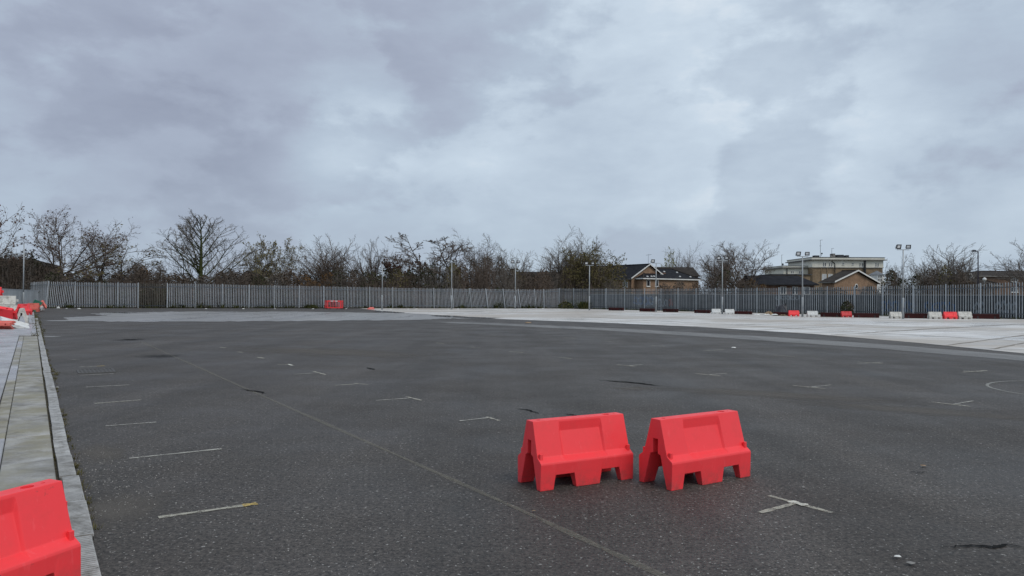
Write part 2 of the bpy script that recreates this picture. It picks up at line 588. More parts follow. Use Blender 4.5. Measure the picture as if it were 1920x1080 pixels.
M['leaf_lime'] = leafmat('yellow_green_leaves', (.16, .17, .05), (.28, .27, .09))
M['leaf_grey'] = leafmat('grey_brown_thicket', (.055, .045, .036), (.12, .098, .079))
M['weed'] = leafmat('weed_leaves', (.025, .035, .012), (.085, .085, .03))
M['moss'] = leafmat('kerb_weeds', (.06, .06, .02), (.14, .12, .055))

# ------------------------------------------------------------------ ground
def sheet(name, pts, z, mat, parent=None):
    mb = MB(); mb.face([(p[0], p[1], z) for p in pts])
    return mb.build(name, mat, parent)


o = sheet('ground', [(-2500, -300), (2500, -300), (2500, 3500), (-2500, 3500)], -.02, M['earth']); struct(o)

FL0, FL1 = P(87, 577, 88.0), P(1049, 578, 109.0)          # back fence line
FR1 = P(1906, 598, 64.5)                                   # right fence line
FL0.z = FL1.z = FR1.z = 0
fr_dir = (FR1 - FL1).normalized()
FR2 = FL1 + fr_dir * 62.0

ktop = YD(95, 0); kbot = YD(-9, 0)
yard = [kbot, YD(-14, 3), (40, -9, 0), (75, 20, 0), FR2 + V * .8, FL1 + Vector((1, 2, 0)), FL0 + Vector((-1, 1.2, 0)), (ktop.x, ktop.y, 0)]
asph = struct(sheet('asphalt_yard', yard, 0.0, M['asphalt']))


def gpoly(name, pix, z, mat, parent, wob=0.0, sub=1, seed=1):
    rnd = random.Random(seed)
    pts = []
    n = len(pix)
    for i in range(n):
        a, b = Vector(pix[i]), Vector(pix[(i + 1) % n])
        for k in range(sub):
            q = a.lerp(b, k / sub)
            if wob:
                q = q + Vector((rnd.uniform(-1, 1) * wob * 6, rnd.uniform(-1, 1) * wob))
            pts.append(G(q.x, q.y))
    return sheet(name, pts, z, mat, parent)


wet = gpoly('wet_asphalt_strip', [(128, 600.5), (210, 603), (300, 603), (430, 602.3), (560, 601.8), (690, 600.6), (800, 599.2), (850, 597),
                                  (930, 597), (840, 591.5), (750, 586.5), (560, 584.6), (330, 584), (230, 586), (170, 588), (200, 592), (120, 595)], .004, M['asphalt_wet'], None, .55, 9, 3)
struct(wet)
struct(gpoly('wet_asphalt_strip', [(84, 600.8), (130, 600.2), (190, 601.2), (140, 602), (95, 601.8)], .0045, M['asphalt_wet'], None, .15, 6, 21))
struct(gpoly('wet_asphalt_strip', [(78, 631.3), (92, 630.6), (118, 631.2), (96, 632)], .0045, M['asphalt_wet'], None, .1, 6, 22))
conc_pix = [(2150, 684), (1920, 663), (1720, 643), (1520, 626), (1300, 612.5), (1120, 604.8), (1000, 600.6), (930, 598), (845, 592.2), (755, 586.5), (700, 581.6)]
cp = [G(*p) for p in conc_pix]
fb = (FL1 - FL0).normalized()
nin = Vector((fb.y, -fb.x, 0))
cpoly = cp + [FL0 + fb * ((cp[-1] - FL0).dot(fb)) + nin * .9, FL1 + nin * .9 - fb * .4, FL1 + fr_dir * 8 - V * .2, FR2 - V * .25, FR2 + Vector((14, -6, 0))]
cyard = struct(sheet('concrete_yard', cpoly, .008, M['concrete_yard']))
band = gpoly('worn_asphalt_band', [(2150, 712), (1920, 677), (1650, 654), (1350, 633), (1130, 619.5), (960, 611), (860, 606.5), (800, 603), (870, 603.6), (1000, 609), (1180, 617),
                                   (1400, 629), (1650, 645), (1920, 667), (2150, 695)], .004, M['asphalt_band'], None, .18, 5, 5)
struct(band)
struct(gpoly('puddle', [(806, 592.2), (815, 591.2), (840, 591.6), (870, 593.6), (905, 595.2), (945, 596.6), (925, 597.3), (885, 596.7), (850, 595.3), (822, 593.8)], .014, M['puddle'], None, .12, 5, 4))
struct(gpoly('puddle', [(700, 582.6), (735, 584.2), (760, 586.2), (742, 587.2), (712, 585.6)], .014, M['puddle'], None, .15, 5, 8))
struct(gpoly('puddle', [(195, 586.4), (230, 585.8), (262, 586.6), (236, 587.6)], .010, M['puddle'], None, .15, 5, 12))


struct(sheet('soil_verge', [FL0 - nin * .5, FL0 + nin * .55] + [FL0.lerp(FL1, k / 40) + nin * (.5 + .35 * math.sin(k * 1.7) * math.sin(k * .6 + 1)) for k in range(1, 28)] + [FL0.lerp(FL1, .69) + nin * .1, FL0.lerp(FL1, .69) - nin * .5], .006, M['verge']))


def strip(mb, pts, wd, z, rnd=None, taper=False):
    """flat ribbon along ground points"""
    n = len(pts)
    L, Rr = [], []
    for i, p in enumerate(pts):
        d = (pts[min(i + 1, n - 1)] - pts[max(i - 1, 0)]).normalized()
        s = Vector((-d.y, d.x, 0))
        w_ = wd * (rnd.uniform(.6, 1.3) if rnd else 1.0)
        if taper:
            w_ *= max(.12, 1 - abs(2 * i / (n - 1) - 1) ** 2)
        L.append(p + s * w_ / 2); Rr.append(p - s * w_ / 2)
    for i in range(n - 1):
        mb.face([(q.x, q.y, z) for q in (Rr[i], Rr[i + 1], L[i + 1], L[i])])


# slab joints of the concrete yard (across and along the yard)
def jline(a, b, wd=.14):
    mb = MB(); rnd = random.Random(int(a[0] * 7 + b[0]))
    A, B = G(*a), G(*b)
    pts = [A.lerp(B, k / 14) for k in range(15)]
    for q in pts:
        q.x += rnd.uniform(-.04, .04); q.y += rnd.uniform(-.04, .04)
    strip(mb, pts, wd, .012, rnd)
    mb.build('slab_joint', M['joint'], cyard)


for a, b in (((1300, 612), (1560, 604.5)), ((1560, 628.5), (1920, 607)), ((1640, 622), (1900, 609)), ((1775, 648), (1935, 627)),
             ((1130, 604), (1300, 598)), ((1000, 600), (1140, 595)), ((1860, 655), (1940, 640)), ((1420, 619), (1600, 611)),
             ((1130, 590.5), (1920, 622)), ((1090, 594), (1920, 640)), ((1100, 586.5), (1920, 608))):
    jline(a, b, .16)

# kerb-side pavement: slabs, channel
pave = struct(sheet('pavement', [YD(-10, -.0), YD(95, -.0), YD(95, -30), YD(-10, -30)], .003, M['gap']))
slab_cache = {}


def slab(name, u0, u1, v0, v1, z, mat):
    key = (round(u1 - u0, 3), round(v1 - v0, 3), round(z, 3), mat.name)
    if key not in slab_cache:
        mb = MB(); l, w_ = u1 - u0, v1 - v0; e = .008
        mb.raw([(0, 0, 0), (w_, 0, 0), (w_, l, 0), (0, l, 0), (0, 0, z - e), (w_, 0, z - e), (w_, l, z - e), (0, l, z - e),
                (e, e, z), (w_ - e, e, z), (w_ - e, l - e, z), (e, l - e, z)],
               [(0, 1, 5, 4), (1, 2, 6, 5), (2, 3, 7, 6), (3, 0, 4, 7), (4, 5, 9, 8), (5, 6, 10, 9), (6, 7, 11, 10), (7, 4, 8, 11), (8, 9, 10, 11)])
        slab_cache[key] = mb.mesh(name, mat)
    ob = put(name, slab_cache[key], pave)
    q = YD(u0, v0, .004)
    ob.location = q; ob.rotation_euler = (random.uniform(-.001, .001), random.uniform(-.0015, .0015), YA)
    return ob


random.seed(4)
SL = 3.4
u_ = 2.35 - SL * 4
i = 0
while u_ < 23:
    slab('kerbside_slab', u_ + .006, u_ + SL - .006, -.588, -.160, .052 + random.uniform(-.003, .003), M['slab_moss'])
    slab('edge_slab', u_ + .006, u_ + SL - .006, -.735, -.596, .050 + random.uniform(-.003, .003), M['slab_moss'] if i % 3 else M['slab'])
    u_ += SL; i += 1
u_end = u_
u_ = 2.35 - SL * 4 + 1.1
while u_ < 84:
    for c in range(3 if u_ < 20 else 5):
        v1 = -.75 - c * 3.02
        if u_ >= u_end - 1.2 and c == 0:
            v1 = -.168
        v0 = -.75 - (c + 1) * 3.02 + .012
        slab('paving_slab', u_ + .01, u_ + SL - .01, v0, v1, .055 + random.uniform(-.004, .004), M['slab'])
    u_ += SL

chan = empty('drain_channel', YD(0, 0)); chan.rotation_euler = (0, 0, YA)
tag(chan, 'pale concrete slotted drainage channel along the edge of the asphalt', 'drain channel')


def channel_mesh(kind):
    mb = MB(); Lc, Wc, zt = .985, .130, .050
    if kind == 'plain':
        mb.box((-Wc, 0, 0), (-.082, Lc, zt)); mb.box((-.045, 0, 0), (0, Lc, zt))
        y = 0.0
        for k in range(6):
            y1 = y + Lc / 6
            mb.box((-.082, y + (.028 if k % 2 else .006), 0), (-.045, y1, zt - .001))
            y = y1
    else:
        mb.box((-Wc, 0, 0), (0, Lc, .032))
        n = 26
        for k in range(n):
            y = k * Lc / n
            mb.box((-Wc + .004, y + .006, .03), (-.004, y + Lc / n - .006, zt))
        mb.box((-Wc - .001, 0, .001), (-Wc + .008, Lc, zt - .002)); mb.box((-.008, 0, .001), (.001, Lc, zt - .002))
    return mb.mesh('channel_unit', M['channel'])


ch_plain, ch_slot = channel_mesh('plain'), channel_mesh('slot')
random.seed(8)
for k in range(-6, 52):
    me = ch_slot if k <= 0 else ch_plain
    ob = put('channel_unit', me, chan)
    jog = random.uniform(-.006, .006) + (.02 if k in (-2, -1) else 0)
    ob.location = (jog, k * 1.0, random.uniform(-.004, .004)); ob.rotation_euler = (0, 0, random.uniform(-.006, .006))

# painted marks and cracks on the asphalt
def mark(name, a, b, wd, mat, z=.005, n=8):
    mb = MB(); A, B = G(*a), G(*b)
    rnd = random.Random(int(a[0] * 3 + a[1]))
    pts = [A.lerp(B, k / n) for k in range(n + 1)]
    strip(mb, pts, wd * .95, z, rnd)
    return mb.build(name, mat, asph)


bay = [((297, 971), (468, 947), .06), ((242, 860), (416, 842), .055), ((198, 799), (293, 792), .05), ((177, 757), (265, 750), .06),
       ((162, 726), (243, 722), .055), ((150, 704), (213, 701), .055), ((148, 688), (185, 687), .07), ((132, 674.5), (150, 674.3), .05),
       ((628, 723), (672, 720), .06), ((552, 702), (600, 699), .045), ((706, 751), (772, 746.5), .045), ((862, 789.5), (922, 783), .05),
       ((1747, 754), (1820, 762.5), .06), ((1790, 758), (1824, 752), .045), ((1487, 723), (1548, 729), .06), ((1515, 726.5), (1558, 722), .05),
       ((1303, 700.5), (1350, 705), .07), ((1330, 703), (1362, 700), .05), ((1157, 684), (1190, 687.2), .07), ((1180, 686), (1205, 683.5), .05),
       ((1047, 670), (1072, 672.7), .07), ((954, 659), (982, 661.3), .07), ((880, 651), (900, 652.2), .07), ((817, 643), (832, 644.5), .07),
       ((1806, 698), (1850, 695), .07), ((1806, 695), (1842, 697.5), .05), ((1607, 679), (1655, 682), .07), ((1607, 682.5), (1655, 679.3), .05),
       ((1450, 666), (1490, 669), .06), ((1318, 658), (1358, 655.8), .07), ((1222, 648), (1247, 649.5), .07), ((1133, 640), (1152, 641.2), .08),
       ((1058, 633.5), (1080, 634.6), .08), ((520, 683.5), (548, 684.4), .06), ((412, 651.3), (424, 652.2), .08), ((445, 660), (455, 661), .08)]
for a, b, wd in bay:
    mark('painted_line', a, b, wd, M['line'] if wd >= .06 else M['line_faint'])
for a, b, wd in (((664, 719), (690, 721.5), .05), ((588, 696.5), (611, 703), .06), ((483, 670), (496, 672.2), .09), ((762, 744), (790, 751), .05),
                 ((912, 782), (936, 789), .05), ((1442, 930), (1560, 962), .055), ((1425, 962), (1492, 944), .055)):
    mark('painted_line', a, b, wd, M['line'])
mark('painted_line', (455, 949), (482, 945), .075, M['line_yellow'], .007)
mark('painted_line', (182, 687), (196, 686.3), .10, M['line_yellow'], .007)
mark('painted_line', (1482, 941), (1512, 949), .08, M['line_bright'], .008)
mark('painted_line', (540, 683), (549, 686), .07, M['line_bright'], .008)
mb = MB(); C0 = G(2068, 735); rr = (C0 - G(1897, 736)).length
strip(mb, [C0 + Vector((rr * math.cos(t), rr * math.sin(t), 0)) for t in [2 * math.pi * k / 72 for k in range(73)]], .06, .005)
mb.build('painted_circle', M['line_circle'], asph)
mb = MB(); pts = []
for a, b in (((262, 640), (470, 733)), ((470, 733), (740, 852)), ((740, 852), (965, 952)), ((965, 952), (1300, 1108))):
    pts += [G(a[0] + (b[0] - a[0]) * k / 10, a[1] + (b[1] - a[1]) * k / 10) for k in range(10)]
strip(mb, pts, .06, .005, random.Random(2)); mb.build('faded_line', M['line_ghost'], asph)


def crack(pix, wd, seed):
    rnd = random.Random(seed); pts = []
    for i in range(len(pix) - 1):
        a, b = G(*pix[i]), G(*pix[i + 1])
        for k in range(5):
            q = a.lerp(b, k / 5); j = (b - a).length * .07
            pts.append(q + Vector((rnd.uniform(-j, j), rnd.uniform(-j, j), 0)))
    mb = MB(); strip(mb, pts, wd, .009, rnd, True); mb.build('crack', M['crack'], asph)


crack([(455, 730), (470, 733), (488, 735), (503, 740)], .075, 1)
crack([(1120, 713), (1160, 716), (1190, 718), (1215, 721), (1242, 726)], .10, 2)
crack([(1765, 1028), (1820, 1024), (1860, 1027), (1890, 1023), (1935, 1031)], .032, 3)
crack([(970, 767), (995, 770), (1012, 778)], .045, 4)
crack([(1058, 777), (1072, 778), (1090, 782)], .05, 5)
crack([(688, 690), (697, 692), (704, 694)], .09, 6)
crack([(1700, 884), (1720, 887), (1745, 886)], .02, 7)
crack([(230, 637), (245, 636.5), (262, 637.5)], .22, 8)

# stains with soft, broken edges
def stainmat(name, c, amax):
    t = NT(name)
    ln = t.n.new('ShaderNodeVectorMath'); ln.operation = 'LENGTH'
    t.l.new(t.tc.outputs['Object'], ln.inputs[0])
    fade = t.rng(ln.outputs['Value'], 1.0, .1)
    a_ = t.rng(t.math('ADD', t.math('MULTIPLY', fade, .55), t.noise(3.2, 7, .72)), .62, 1.0)
    t.l.new(t.math('MULTIPLY', a_, amax), t.b.inputs['Alpha'])
    gr_ = t.noise(60, 4, .7)
    t.set(t.mix(t.rng(gr_, .35, .65), tuple(x * .5 for x in c), tuple(x * 1.6 for x in c)), .8, .3)
    return t.m


M['stain_dark'] = stainmat('oil_stain', (.014, .013, .013), .55)
M['stain_pale'] = stainmat('silt_stain', (.12, .107, .093), .6)
for k, (px, py, rx, ry, ang, mt) in enumerate(((215, 955, .55, .8, .3, 'stain_pale'), (190, 850, .35, .9, .6, 'stain_pale'), (1190, 729, .55, .4, 0, 'stain_pale'), (245, 637, .8, 1.2, 0, 'stain_dark'),
                                               (300, 668, .8, 1.0, .3, 'stain_dark'), (1450, 740, 3.0, .8, -.4, 'stain_pale'), (1720, 770, 2.5, .7, -.5, 'stain_pale'), (620, 660, 5, 2.2, -.4, 'stain_pale'))):
    mb = MB(); mb.face([(math.cos(2 * math.pi * j / 20), math.sin(2 * math.pi * j / 20), 0) for j in range(20)])
    ob = mb.build('stain', M[mt], asph); q = G(px, py); ob.location = (q.x, q.y, .0026 + .0001 * k); ob.scale = (rx, ry, 1); ob.rotation_euler = (0, 0, ang)

# gully grate
gr = empty('gully_grate', G(180, 696)); gr.rotation_euler = (0, 0, YA)
tag(gr, 'cast iron drain grate set in the asphalt beside the kerb', 'drain grate')
mb = MB(); gw, gl = .36, .46
for a, b in (((-gw, -gl, 0), (gw, -gl + .05, .012)), ((-gw, gl - .05, 0), (gw, gl, .012)), ((-gw, -gl + .05, 0), (-gw + .05, gl - .05, .012)), ((gw - .05, -gl + .05, 0), (gw, gl - .05, .012))):
    mb.box(a, b)
M['iron'] = simple('cast_iron', (.05, .048, .046), (.095, .09, .085), 9, .7, .4)
mb.build('frame', M['iron'], gr)
barme = MB(); barme.box((-.018, -gl + .052, .002), (.018, gl - .052, .010)); barme = barme.mesh('grate_bar', M['iron'])
for k in range(8):
    ob = put('grate_bar', barme, gr); ob.location = (-.27 + k * .077, 0, 0)
mb = MB(); mb.face([(-gw + .05, -gl + .05, .0045), (gw - .05, -gl + .05, .0045), (gw - .05, gl - .05, .0045), (-gw + .05, gl - .05, .0045)])
mb.build('sump', M['asphalt_patch'], gr)

# ------------------------------------------------------------------ traffic barriers
def barrier_mesh(mat):
    L = 1.0
    base = [(0.0, 0), (.012, 0), (.135, 0), (.158, 1), (.262, 1), (.280, 1), (.352, 1), (.375, 0), (.625, 0), (.648, 1), (.712, 1), (.730, 1),
            (.842, 1), (.865, 0), (.988, 0), (1.0, 0)]
    rec = {4: 0, 5: 1, 6: 1, 7: 1, 8: 1, 9: 1, 10: 1, 11: 0}

    def half(i):
        t, nb = base[i]
        rc = rec.get(i, 0)
        zb = .125 if nb else 0.0
        top = .580; z2 = .278; yt, y2 = .056, .142

        def face(s, inset):
            return (yt + (y2 - yt) * s - inset, top + (z2 - top) * s - inset * .35)
        pts = [(0, top), (yt, top), face(.06, 0), face(.30, .024 * rc), face(1.0, .016 * rc),
               (.202, .238), (.207, .222), (.200, zb), (.142 if not nb else .116, zb),
               (.062, .275), (.030, .285), (.030, .410), (0, .410)]
        return pts
    mb = MB(); rings = []
    for i, (t, nb) in enumerate(base):
        h = half(i)
        ring = h + [(-y, z) for y, z in h[-2:0:-1]]
        x = (t - .5) * L
        edge = 1 if i == 0 else (-1 if i == len(base) - 1 else 0)
        vs = []
        for y, z in ring:
            xx = x + edge * .006 * (z / .585)
            if i in (1, len(base) - 2):
                xx = x + (1 if i == 1 else -1) * .006 * (z / .585)
            vs.append((xx, y, z))
        rings.append(vs)
    n = len(rings[0])
    for r_ in rings:
        mb.v.extend(r_)
    for i in range(len(rings) - 1):
        for k in range(n):
            k2 = (k + 1) % n
            mb.f.append((i * n + k, i * n + k2, (i + 1) * n + k2, (i + 1) * n + k)); mb.mi.append(0)
    # end caps: half ring halves are concave, split into quads between outer and inner walls
    for base_i, flip in ((0, True), ((len(rings) - 1) * n, False)):
        o_ = [0, 1, 2, 3, 4, 5, 6, 7]; inn = [12, 11, 11, 10, 9, 8, 8, 8]
        def idx(k, side):
            return base_i + (k if side == 0 or k in (0, 12) else n - k)
        for side in (0, 1):
            for a in range(7):
                q = [idx(o_[a], side), idx(o_[a + 1], side), idx(inn[a + 1], side), idx(inn[a], side)]
                q2 = []
                for z in q:
                    if z not in q2:
                        q2.append(z)
                if len(q2) >= 3:
                    mb.f.append(tuple(q2)); mb.mi.append(0)
    me = mb.mesh('barrier_body', mat)
    bm = bmesh.new(); bm.from_mesh(me)
    bmesh.ops.remove_doubles(bm, verts=bm.verts, dist=1e-5)
    bmesh.ops.recalc_face_normals(bm, faces=bm.faces)
    es = [e for e in bm.edges if len(e.link_faces) == 2 and e.calc_face_angle(0) > R(11)]
    bmesh.ops.bevel(bm, geom=es, offset=.0045, segments=2, profile=.6, affect='EDGES', clamp_overlap=True)
    bm.to_mesh(me); bm.free()
    # moulded filling holes in the top
    ob = bpy.data.objects.new('tmp', me); COL.objects.link(ob)
    cut = MB()
    for cx, rx, ry in ((.33, .036, .030), (-.405, .022, .018), (.42, .012, .010)):
        vs = [(cx + rx * math.cos(a), ry * math.sin(a)) for a in [2 * math.pi * k / 20 for k in range(20)]]
        cut.prism(vs, .50, .62)
    cme = cut.mesh('cut', mat)
    co = bpy.data.objects.new('cut', cme); COL.objects.link(co)
    md = ob.modifiers.new('b', 'BOOLEAN'); md.object = co; md.operation = 'DIFFERENCE'; md.solver = 'EXACT'
    bpy.context.view_layer.update()
    dg = bpy.context.evaluated_depsgraph_get()
    new = bpy.data.meshes.new_from_object(ob.evaluated_get(dg))
    bpy.data.objects.remove(ob); bpy.data.objects.remove(co)
    bpy.data.meshes.remove(cme); bpy.data.meshes.remove(me)
    new.name = 'barrier_body'
    new.materials.clear(); new.materials.append(mat)
    return new


def barrier_small_parts(mat):
    lug = MB(); lug.box((-.015, -.013, .254), (.015, .013, .312))
    hinge = MB()
    n = 14
    ring = [(math.cos(a) * .03, math.sin(a) * .03) for a in [2 * math.pi * k / n for k in range(n)]]
    hin = [(x * .6, y * .6) for x, y in ring]
    for k in range(n):
        k2 = (k + 1) % n
        a, b, c, d = ring[k], ring[k2], hin[k2], hin[k]
        hinge.face([(*a, .32), (*b, .32), (*b, .43), (*a, .43)]); hinge.face([(*c, .32), (*d, .32), (*d, .43), (*c, .43)])
        hinge.face([(*a, .43), (*b, .43), (*c, .43), (*d, .43)]); hinge.face([(*d, .32), (*c, .32), (*b, .32), (*a, .32)])
    hinge.box((-.075, -.012, .325), (-.026, .012, .425))
    l_, h_ = lug.mesh('lug', mat), hinge.mesh('hinge_eye', mat)
    for me in (l_,):
        bm = bmesh.new(); bm.from_mesh(me)
        bmesh.ops.bevel(bm, geom=list(bm.edges), offset=.004, segments=2, affect='EDGES', profile=.5)
        bm.to_mesh(me); bm.free()
    return l_, h_


BM = {}
for c in ('red', 'red_old', 'coral', 'white', 'white_dirty'):
    if not BM:
        BM[c] = (barrier_mesh(M[c]), *barrier_small_parts(M[c])); first = BM[c]
    else:
        tr = []
        for me in first:
            m2 = me.copy(); m2.materials.clear(); m2.materials.append(M[c]); tr.append(m2)
        BM[c] = tuple(tr)


def barrier(col, loc, rot, label, scale=1.0, group=None, parts=True, zscale=1.0):
    e = empty('traffic_barrier', loc, rot=rot if isinstance(rot, tuple) else (0, 0, rot))
    e.scale = (scale, scale, scale * zscale)
    tag(e, label, 'barrier', group)
    put('body', BM[col][0], e)
    if parts:
        for sx in (-1, 1):
            for sy in (-1, 1):
                l_ = put('lug', BM[col][1], e); l_.location = (sx * .470, sy * .158, 0)
        h_ = put('hinge_eye', BM[col][2], e); h_.location = (.548, .03, 0)
    return e


def place_front(col, a, b, label):
    """front feet seen at photo pixels a (left) and b (right)"""
    A, B = G(*a), G(*b)
    d = (B - A); s = d.length; d.normalize()
    nrm = Vector((-d.y, d.x, 0))
    c = (A + B) / 2 + nrm * .200 * s
    return barrier(col, (c.x, c.y, 0), math.atan2(d.y, d.x), label, s)


place_front('red', (1013, 922), (1187, 897.5), 'red plastic traffic barrier on the asphalt, left of the middle pair')
place_front('red', (1259, 921), (1407, 893), 'red plastic traffic barrier on the asphalt, right of the middle pair')
# the barrier cut by the left frame edge, one end on the pavement
far = G(152, 1110)
hd = R(66)
dv = Vector((math.cos(hd), math.sin(hd), 0))
nr = Vector((-dv.y, dv.x, 0))
cc = far - dv * .5 + nr * .2
barrier('red', (cc.x, cc.y, .03), (0, R(-1.5), hd), 'red plastic traffic barrier straddling the drainage channel, cut by the lower left corner')

RB = 'traffic barriers along the right fence'


def back_barrier(x0, x1, yb, col, label, rot=0.0):
    A, B = G(x0, yb), G(x1, yb + (x1 - x0) * .008)
    d = B - A; s = d.length / 1.06
    c = (A + B) / 2
    c = c + Vector((0, .232 * s, 0))
    return barrier(col, (c.x, c.y, .008), math.atan2(d.y, d.x) + rot, label, s, RB)


back_barrier(1335, 1352.5, 588.5, 'white', 'white plastic barrier left of the lamp post, nearest the distant shrub-grown corner')
back_barrier(1360, 1378, 589.3, 'white', 'white plastic barrier right of the lamp post, nearest the distant shrub-grown corner')
back_barrier(1479.5, 1500, 593.2, 'red', 'red plastic barrier beside the rubbish heap by the right fence')
back_barrier(1514.5, 1535, 594, 'white', 'lone white plastic barrier right of the red one beside the rubbish heap')
back_barrier(1578, 1599, 595, 'red_old', 'weathered red barrier under the dark shrub by the right fence', .1)
back_barrier(1670, 1693, 597, 'white_dirty', 'dull white barrier left of the lamp post in front of the apartment block')
back_barrier(1743, 1768, 598, 'white_dirty', 'left white barrier of the white, red, white trio on the right')
back_barrier(1771.5, 1797, 598.2, 'red', 'bright red barrier between two white ones on the right')
back_barrier(1798.5, 1825, 598.4, 'white_dirty', 'right white barrier of the white, red, white trio on the right')

# low maroon beams at the foot of the right fence
for x0, x1, yt, yb, lab in ((1143, 1169, 577.5, 583, 'low maroon beam furthest along the right fence, near the leafy corner'),
                            (1201, 1227, 579, 585, 'low maroon beam lying left of the single floodlight post'),
                            (1245, 1271, 580, 586, 'low maroon beam lying right of the single floodlight post'),
                            (1304, 1332, 582, 588, 'low maroon beam left of the two small white barriers'),
                            (1379, 1411, 584.5, 590, 'low maroon beam right of the two small white barriers'),
                            (1452, 1482, 586, 592.8, 'low maroon beam behind the rubbish heap'),
                            (1540, 1578, 587, 595.2, 'low maroon beam left of the weathered red barrier'),
                            (1603, 1650, 588, 596.4, 'low maroon beam with a white sack on it'),
                            (1697, 1743, 588.5, 597.8, 'low maroon beam left of the white, red, white barrier trio'),
                            (1826, 1876, 589.5, 598.8, 'low maroon beam at the far right of the fence foot')):
    A, B = G(x0, yb - .9), G(x1, yb - .3)
    d = B - A; L_ = d.length; h_ = (yb - yt) * A.y / F
    mb = MB()
    pr = [(-.17, 0), (.17, 0), (.17, h_ - .05), (.13, h_), (-.13, h_), (-.17, h_ - .05)]
    n = 6
    vs = [(0, y, z) for y, z in pr] + [(L_, y, z) for y, z in pr]
    mb.raw(vs, [tuple(range(n))[::-1], tuple(range(n, 2 * n))] + [(k, (k + 1) % n, n + (k + 1) % n, n + k) for k in range(n)])
    e = empty('beam', (A.x, A.y + .2, .008)); e.rotation_euler = (0, 0, math.atan2(d.y, d.x))
    tag(e, lab, 'beam', 'maroon beams along the right fence')
    mb.build('beam_body', M['maroon'], e, normals=True)
    for k in (.18, .82):
        mb = MB(); mb.box((L_ * k - .06, -.175, .0), (L_ * k + .06, -.171, h_ * .55)); mb.build('strap', M['pipe'], e)

# jumble of barriers on the left pavement
def pile(col, px, py, z, sc, rot, label):
    q = G(px, py)
    return barrier(col, (q.x, q.y, z), rot, label, sc, 'heap of barriers on the left pavement')


KZ = .06
pile('white_dirty', 41, 609, KZ, 1.45, (0, 0, R(121)), 'white barrier seen end on, standing on the left pavement with a red one on top')
pile('red', 44, 607.5, KZ + .44, 1.08, (0, 0, R(100)), 'red barrier stacked on the end-on white barrier')
pile('white_dirty', 8, 600, KZ, 1.5, (0, 0, R(22)), 'lower white barrier of the tall stack at the left edge')
pile('white_dirty', 4, 599.3, KZ + .62, 1.5, (0, 0, R(26)), 'middle white barrier of the tall stack at the left edge')
pile('red', -22, 598.3, KZ + 1.22, 1.45, (0, 0, R(20)), 'red barrier topping the tall stack at the left edge')
pile('red', -2, 613, KZ + .30, 1.5, (R(38), R(10), R(10)), 'red barrier slumped against the white stack at the left edge')
pile('white', 22, 617, KZ + .16, 1.2, (R(95), R(18), R(48)), 'white barrier toppled on its side at the front of the heap')
pile('coral', 4, 619, KZ + .12, 1.1, (R(80), 0, R(14)), 'bleached red barrier lying flat under the slumped red one')
pile('coral', 57, 586, KZ, 1.35, (0, 0, R(20)), 'bleached red barrier in front of the grey hoarding near the plain pole')
pile('red_old', 48.5, 584.5, KZ + .45, 1.2, (R(10), 0, R(100)), 'dark red barrier behind the plain pole by the hoarding')
pile('white', 72, 583.5, KZ, 1.45, (0, 0, R(105)), 'white barrier end on at the end of the grey hoarding')
pile('coral', 77, 583.2, KZ, 1.4, (0, R(20), R(140)), 'orange red barrier leaning beside the white one at the hoarding end')
e = empty('green_board', G(62, 584.5) + Vector((0, 0, .06))); e.rotation_euler = (R(-8), R(24), R(20))
tag(e, 'green board leaning by the end of the grey hoarding', 'board')
mb = MB(); mb.box((-.35, -.02, 0), (.35, .02, 1.05)); mb.build('panel', M['green_board'], e)
mb = MB(); mb.box((-.35, .022, .1), (.35, .06, .18)); mb.box((-.35, .022, .8), (.35, .06, .88)); mb.build('batten', M['pipe'], e)

# pedestrian barrier against the back fence
pb = empty('pedestrian_barrier', G(625, 579.6)); pb.rotation_euler = (0, 0, R(12))
tag(pb, 'red plastic pedestrian barrier panels folded round in front of the back fence', 'barrier')


def ped_panel(x0, y0, x1, y1):
    d = Vector((x1 - x0, y1 - y0, 0)); L_ = d.length; a = math.atan2(d.y, d.x)
    Mx = Matrix.Translation((x0, y0, 0)) @ Matrix.Rotation(a, 4, 'Z')
    fr = MB()
    for z0, z1 in ((.12, .22), (.93, 1.07)):
        fr.box((0, -.02, z0), (L_, .02, z1), 0, Mx)
    for xx in (0, L_ - .07):
        fr.box((xx, -.021, .221), (xx + .07, .021, .929), 0, Mx)
    p = fr.build('panel_frame', M['red'], pb)
    n = max(2, int(L_ / .2))
    for k in range(1, n):
        b = MB(); x = L_ * k / n; b.box((x - .022, -.012, .222), (x + .022, .012, .928), 0, Mx); b.build('bar', M['red'], p)
    b = MB()
    for k in (.22, .78):
        b.box((L_ * k - .10, -.22, 0), (L_ * k + .10, .22, .06), 0, Mx); b.box((L_ * k - .03, -.02, .061), (L_ * k + .03, .02, .119), 0, Mx)
    b.build('foot', M['pipe'], p)
    if L_ > 1:
        for k in (.36, .68):
            b = MB(); b.box((L_ * k - .17, -.026, .95), (L_ * k + .17, -.0215, 1.05), 0, Mx); b.build('reflective_strip', M['white'], p)


ped_panel(-.75, 0, .85, -.05)
ped_panel(-1.05, .75, -.77, .02)
ped_panel(.88, -.03, 1.15, .8)

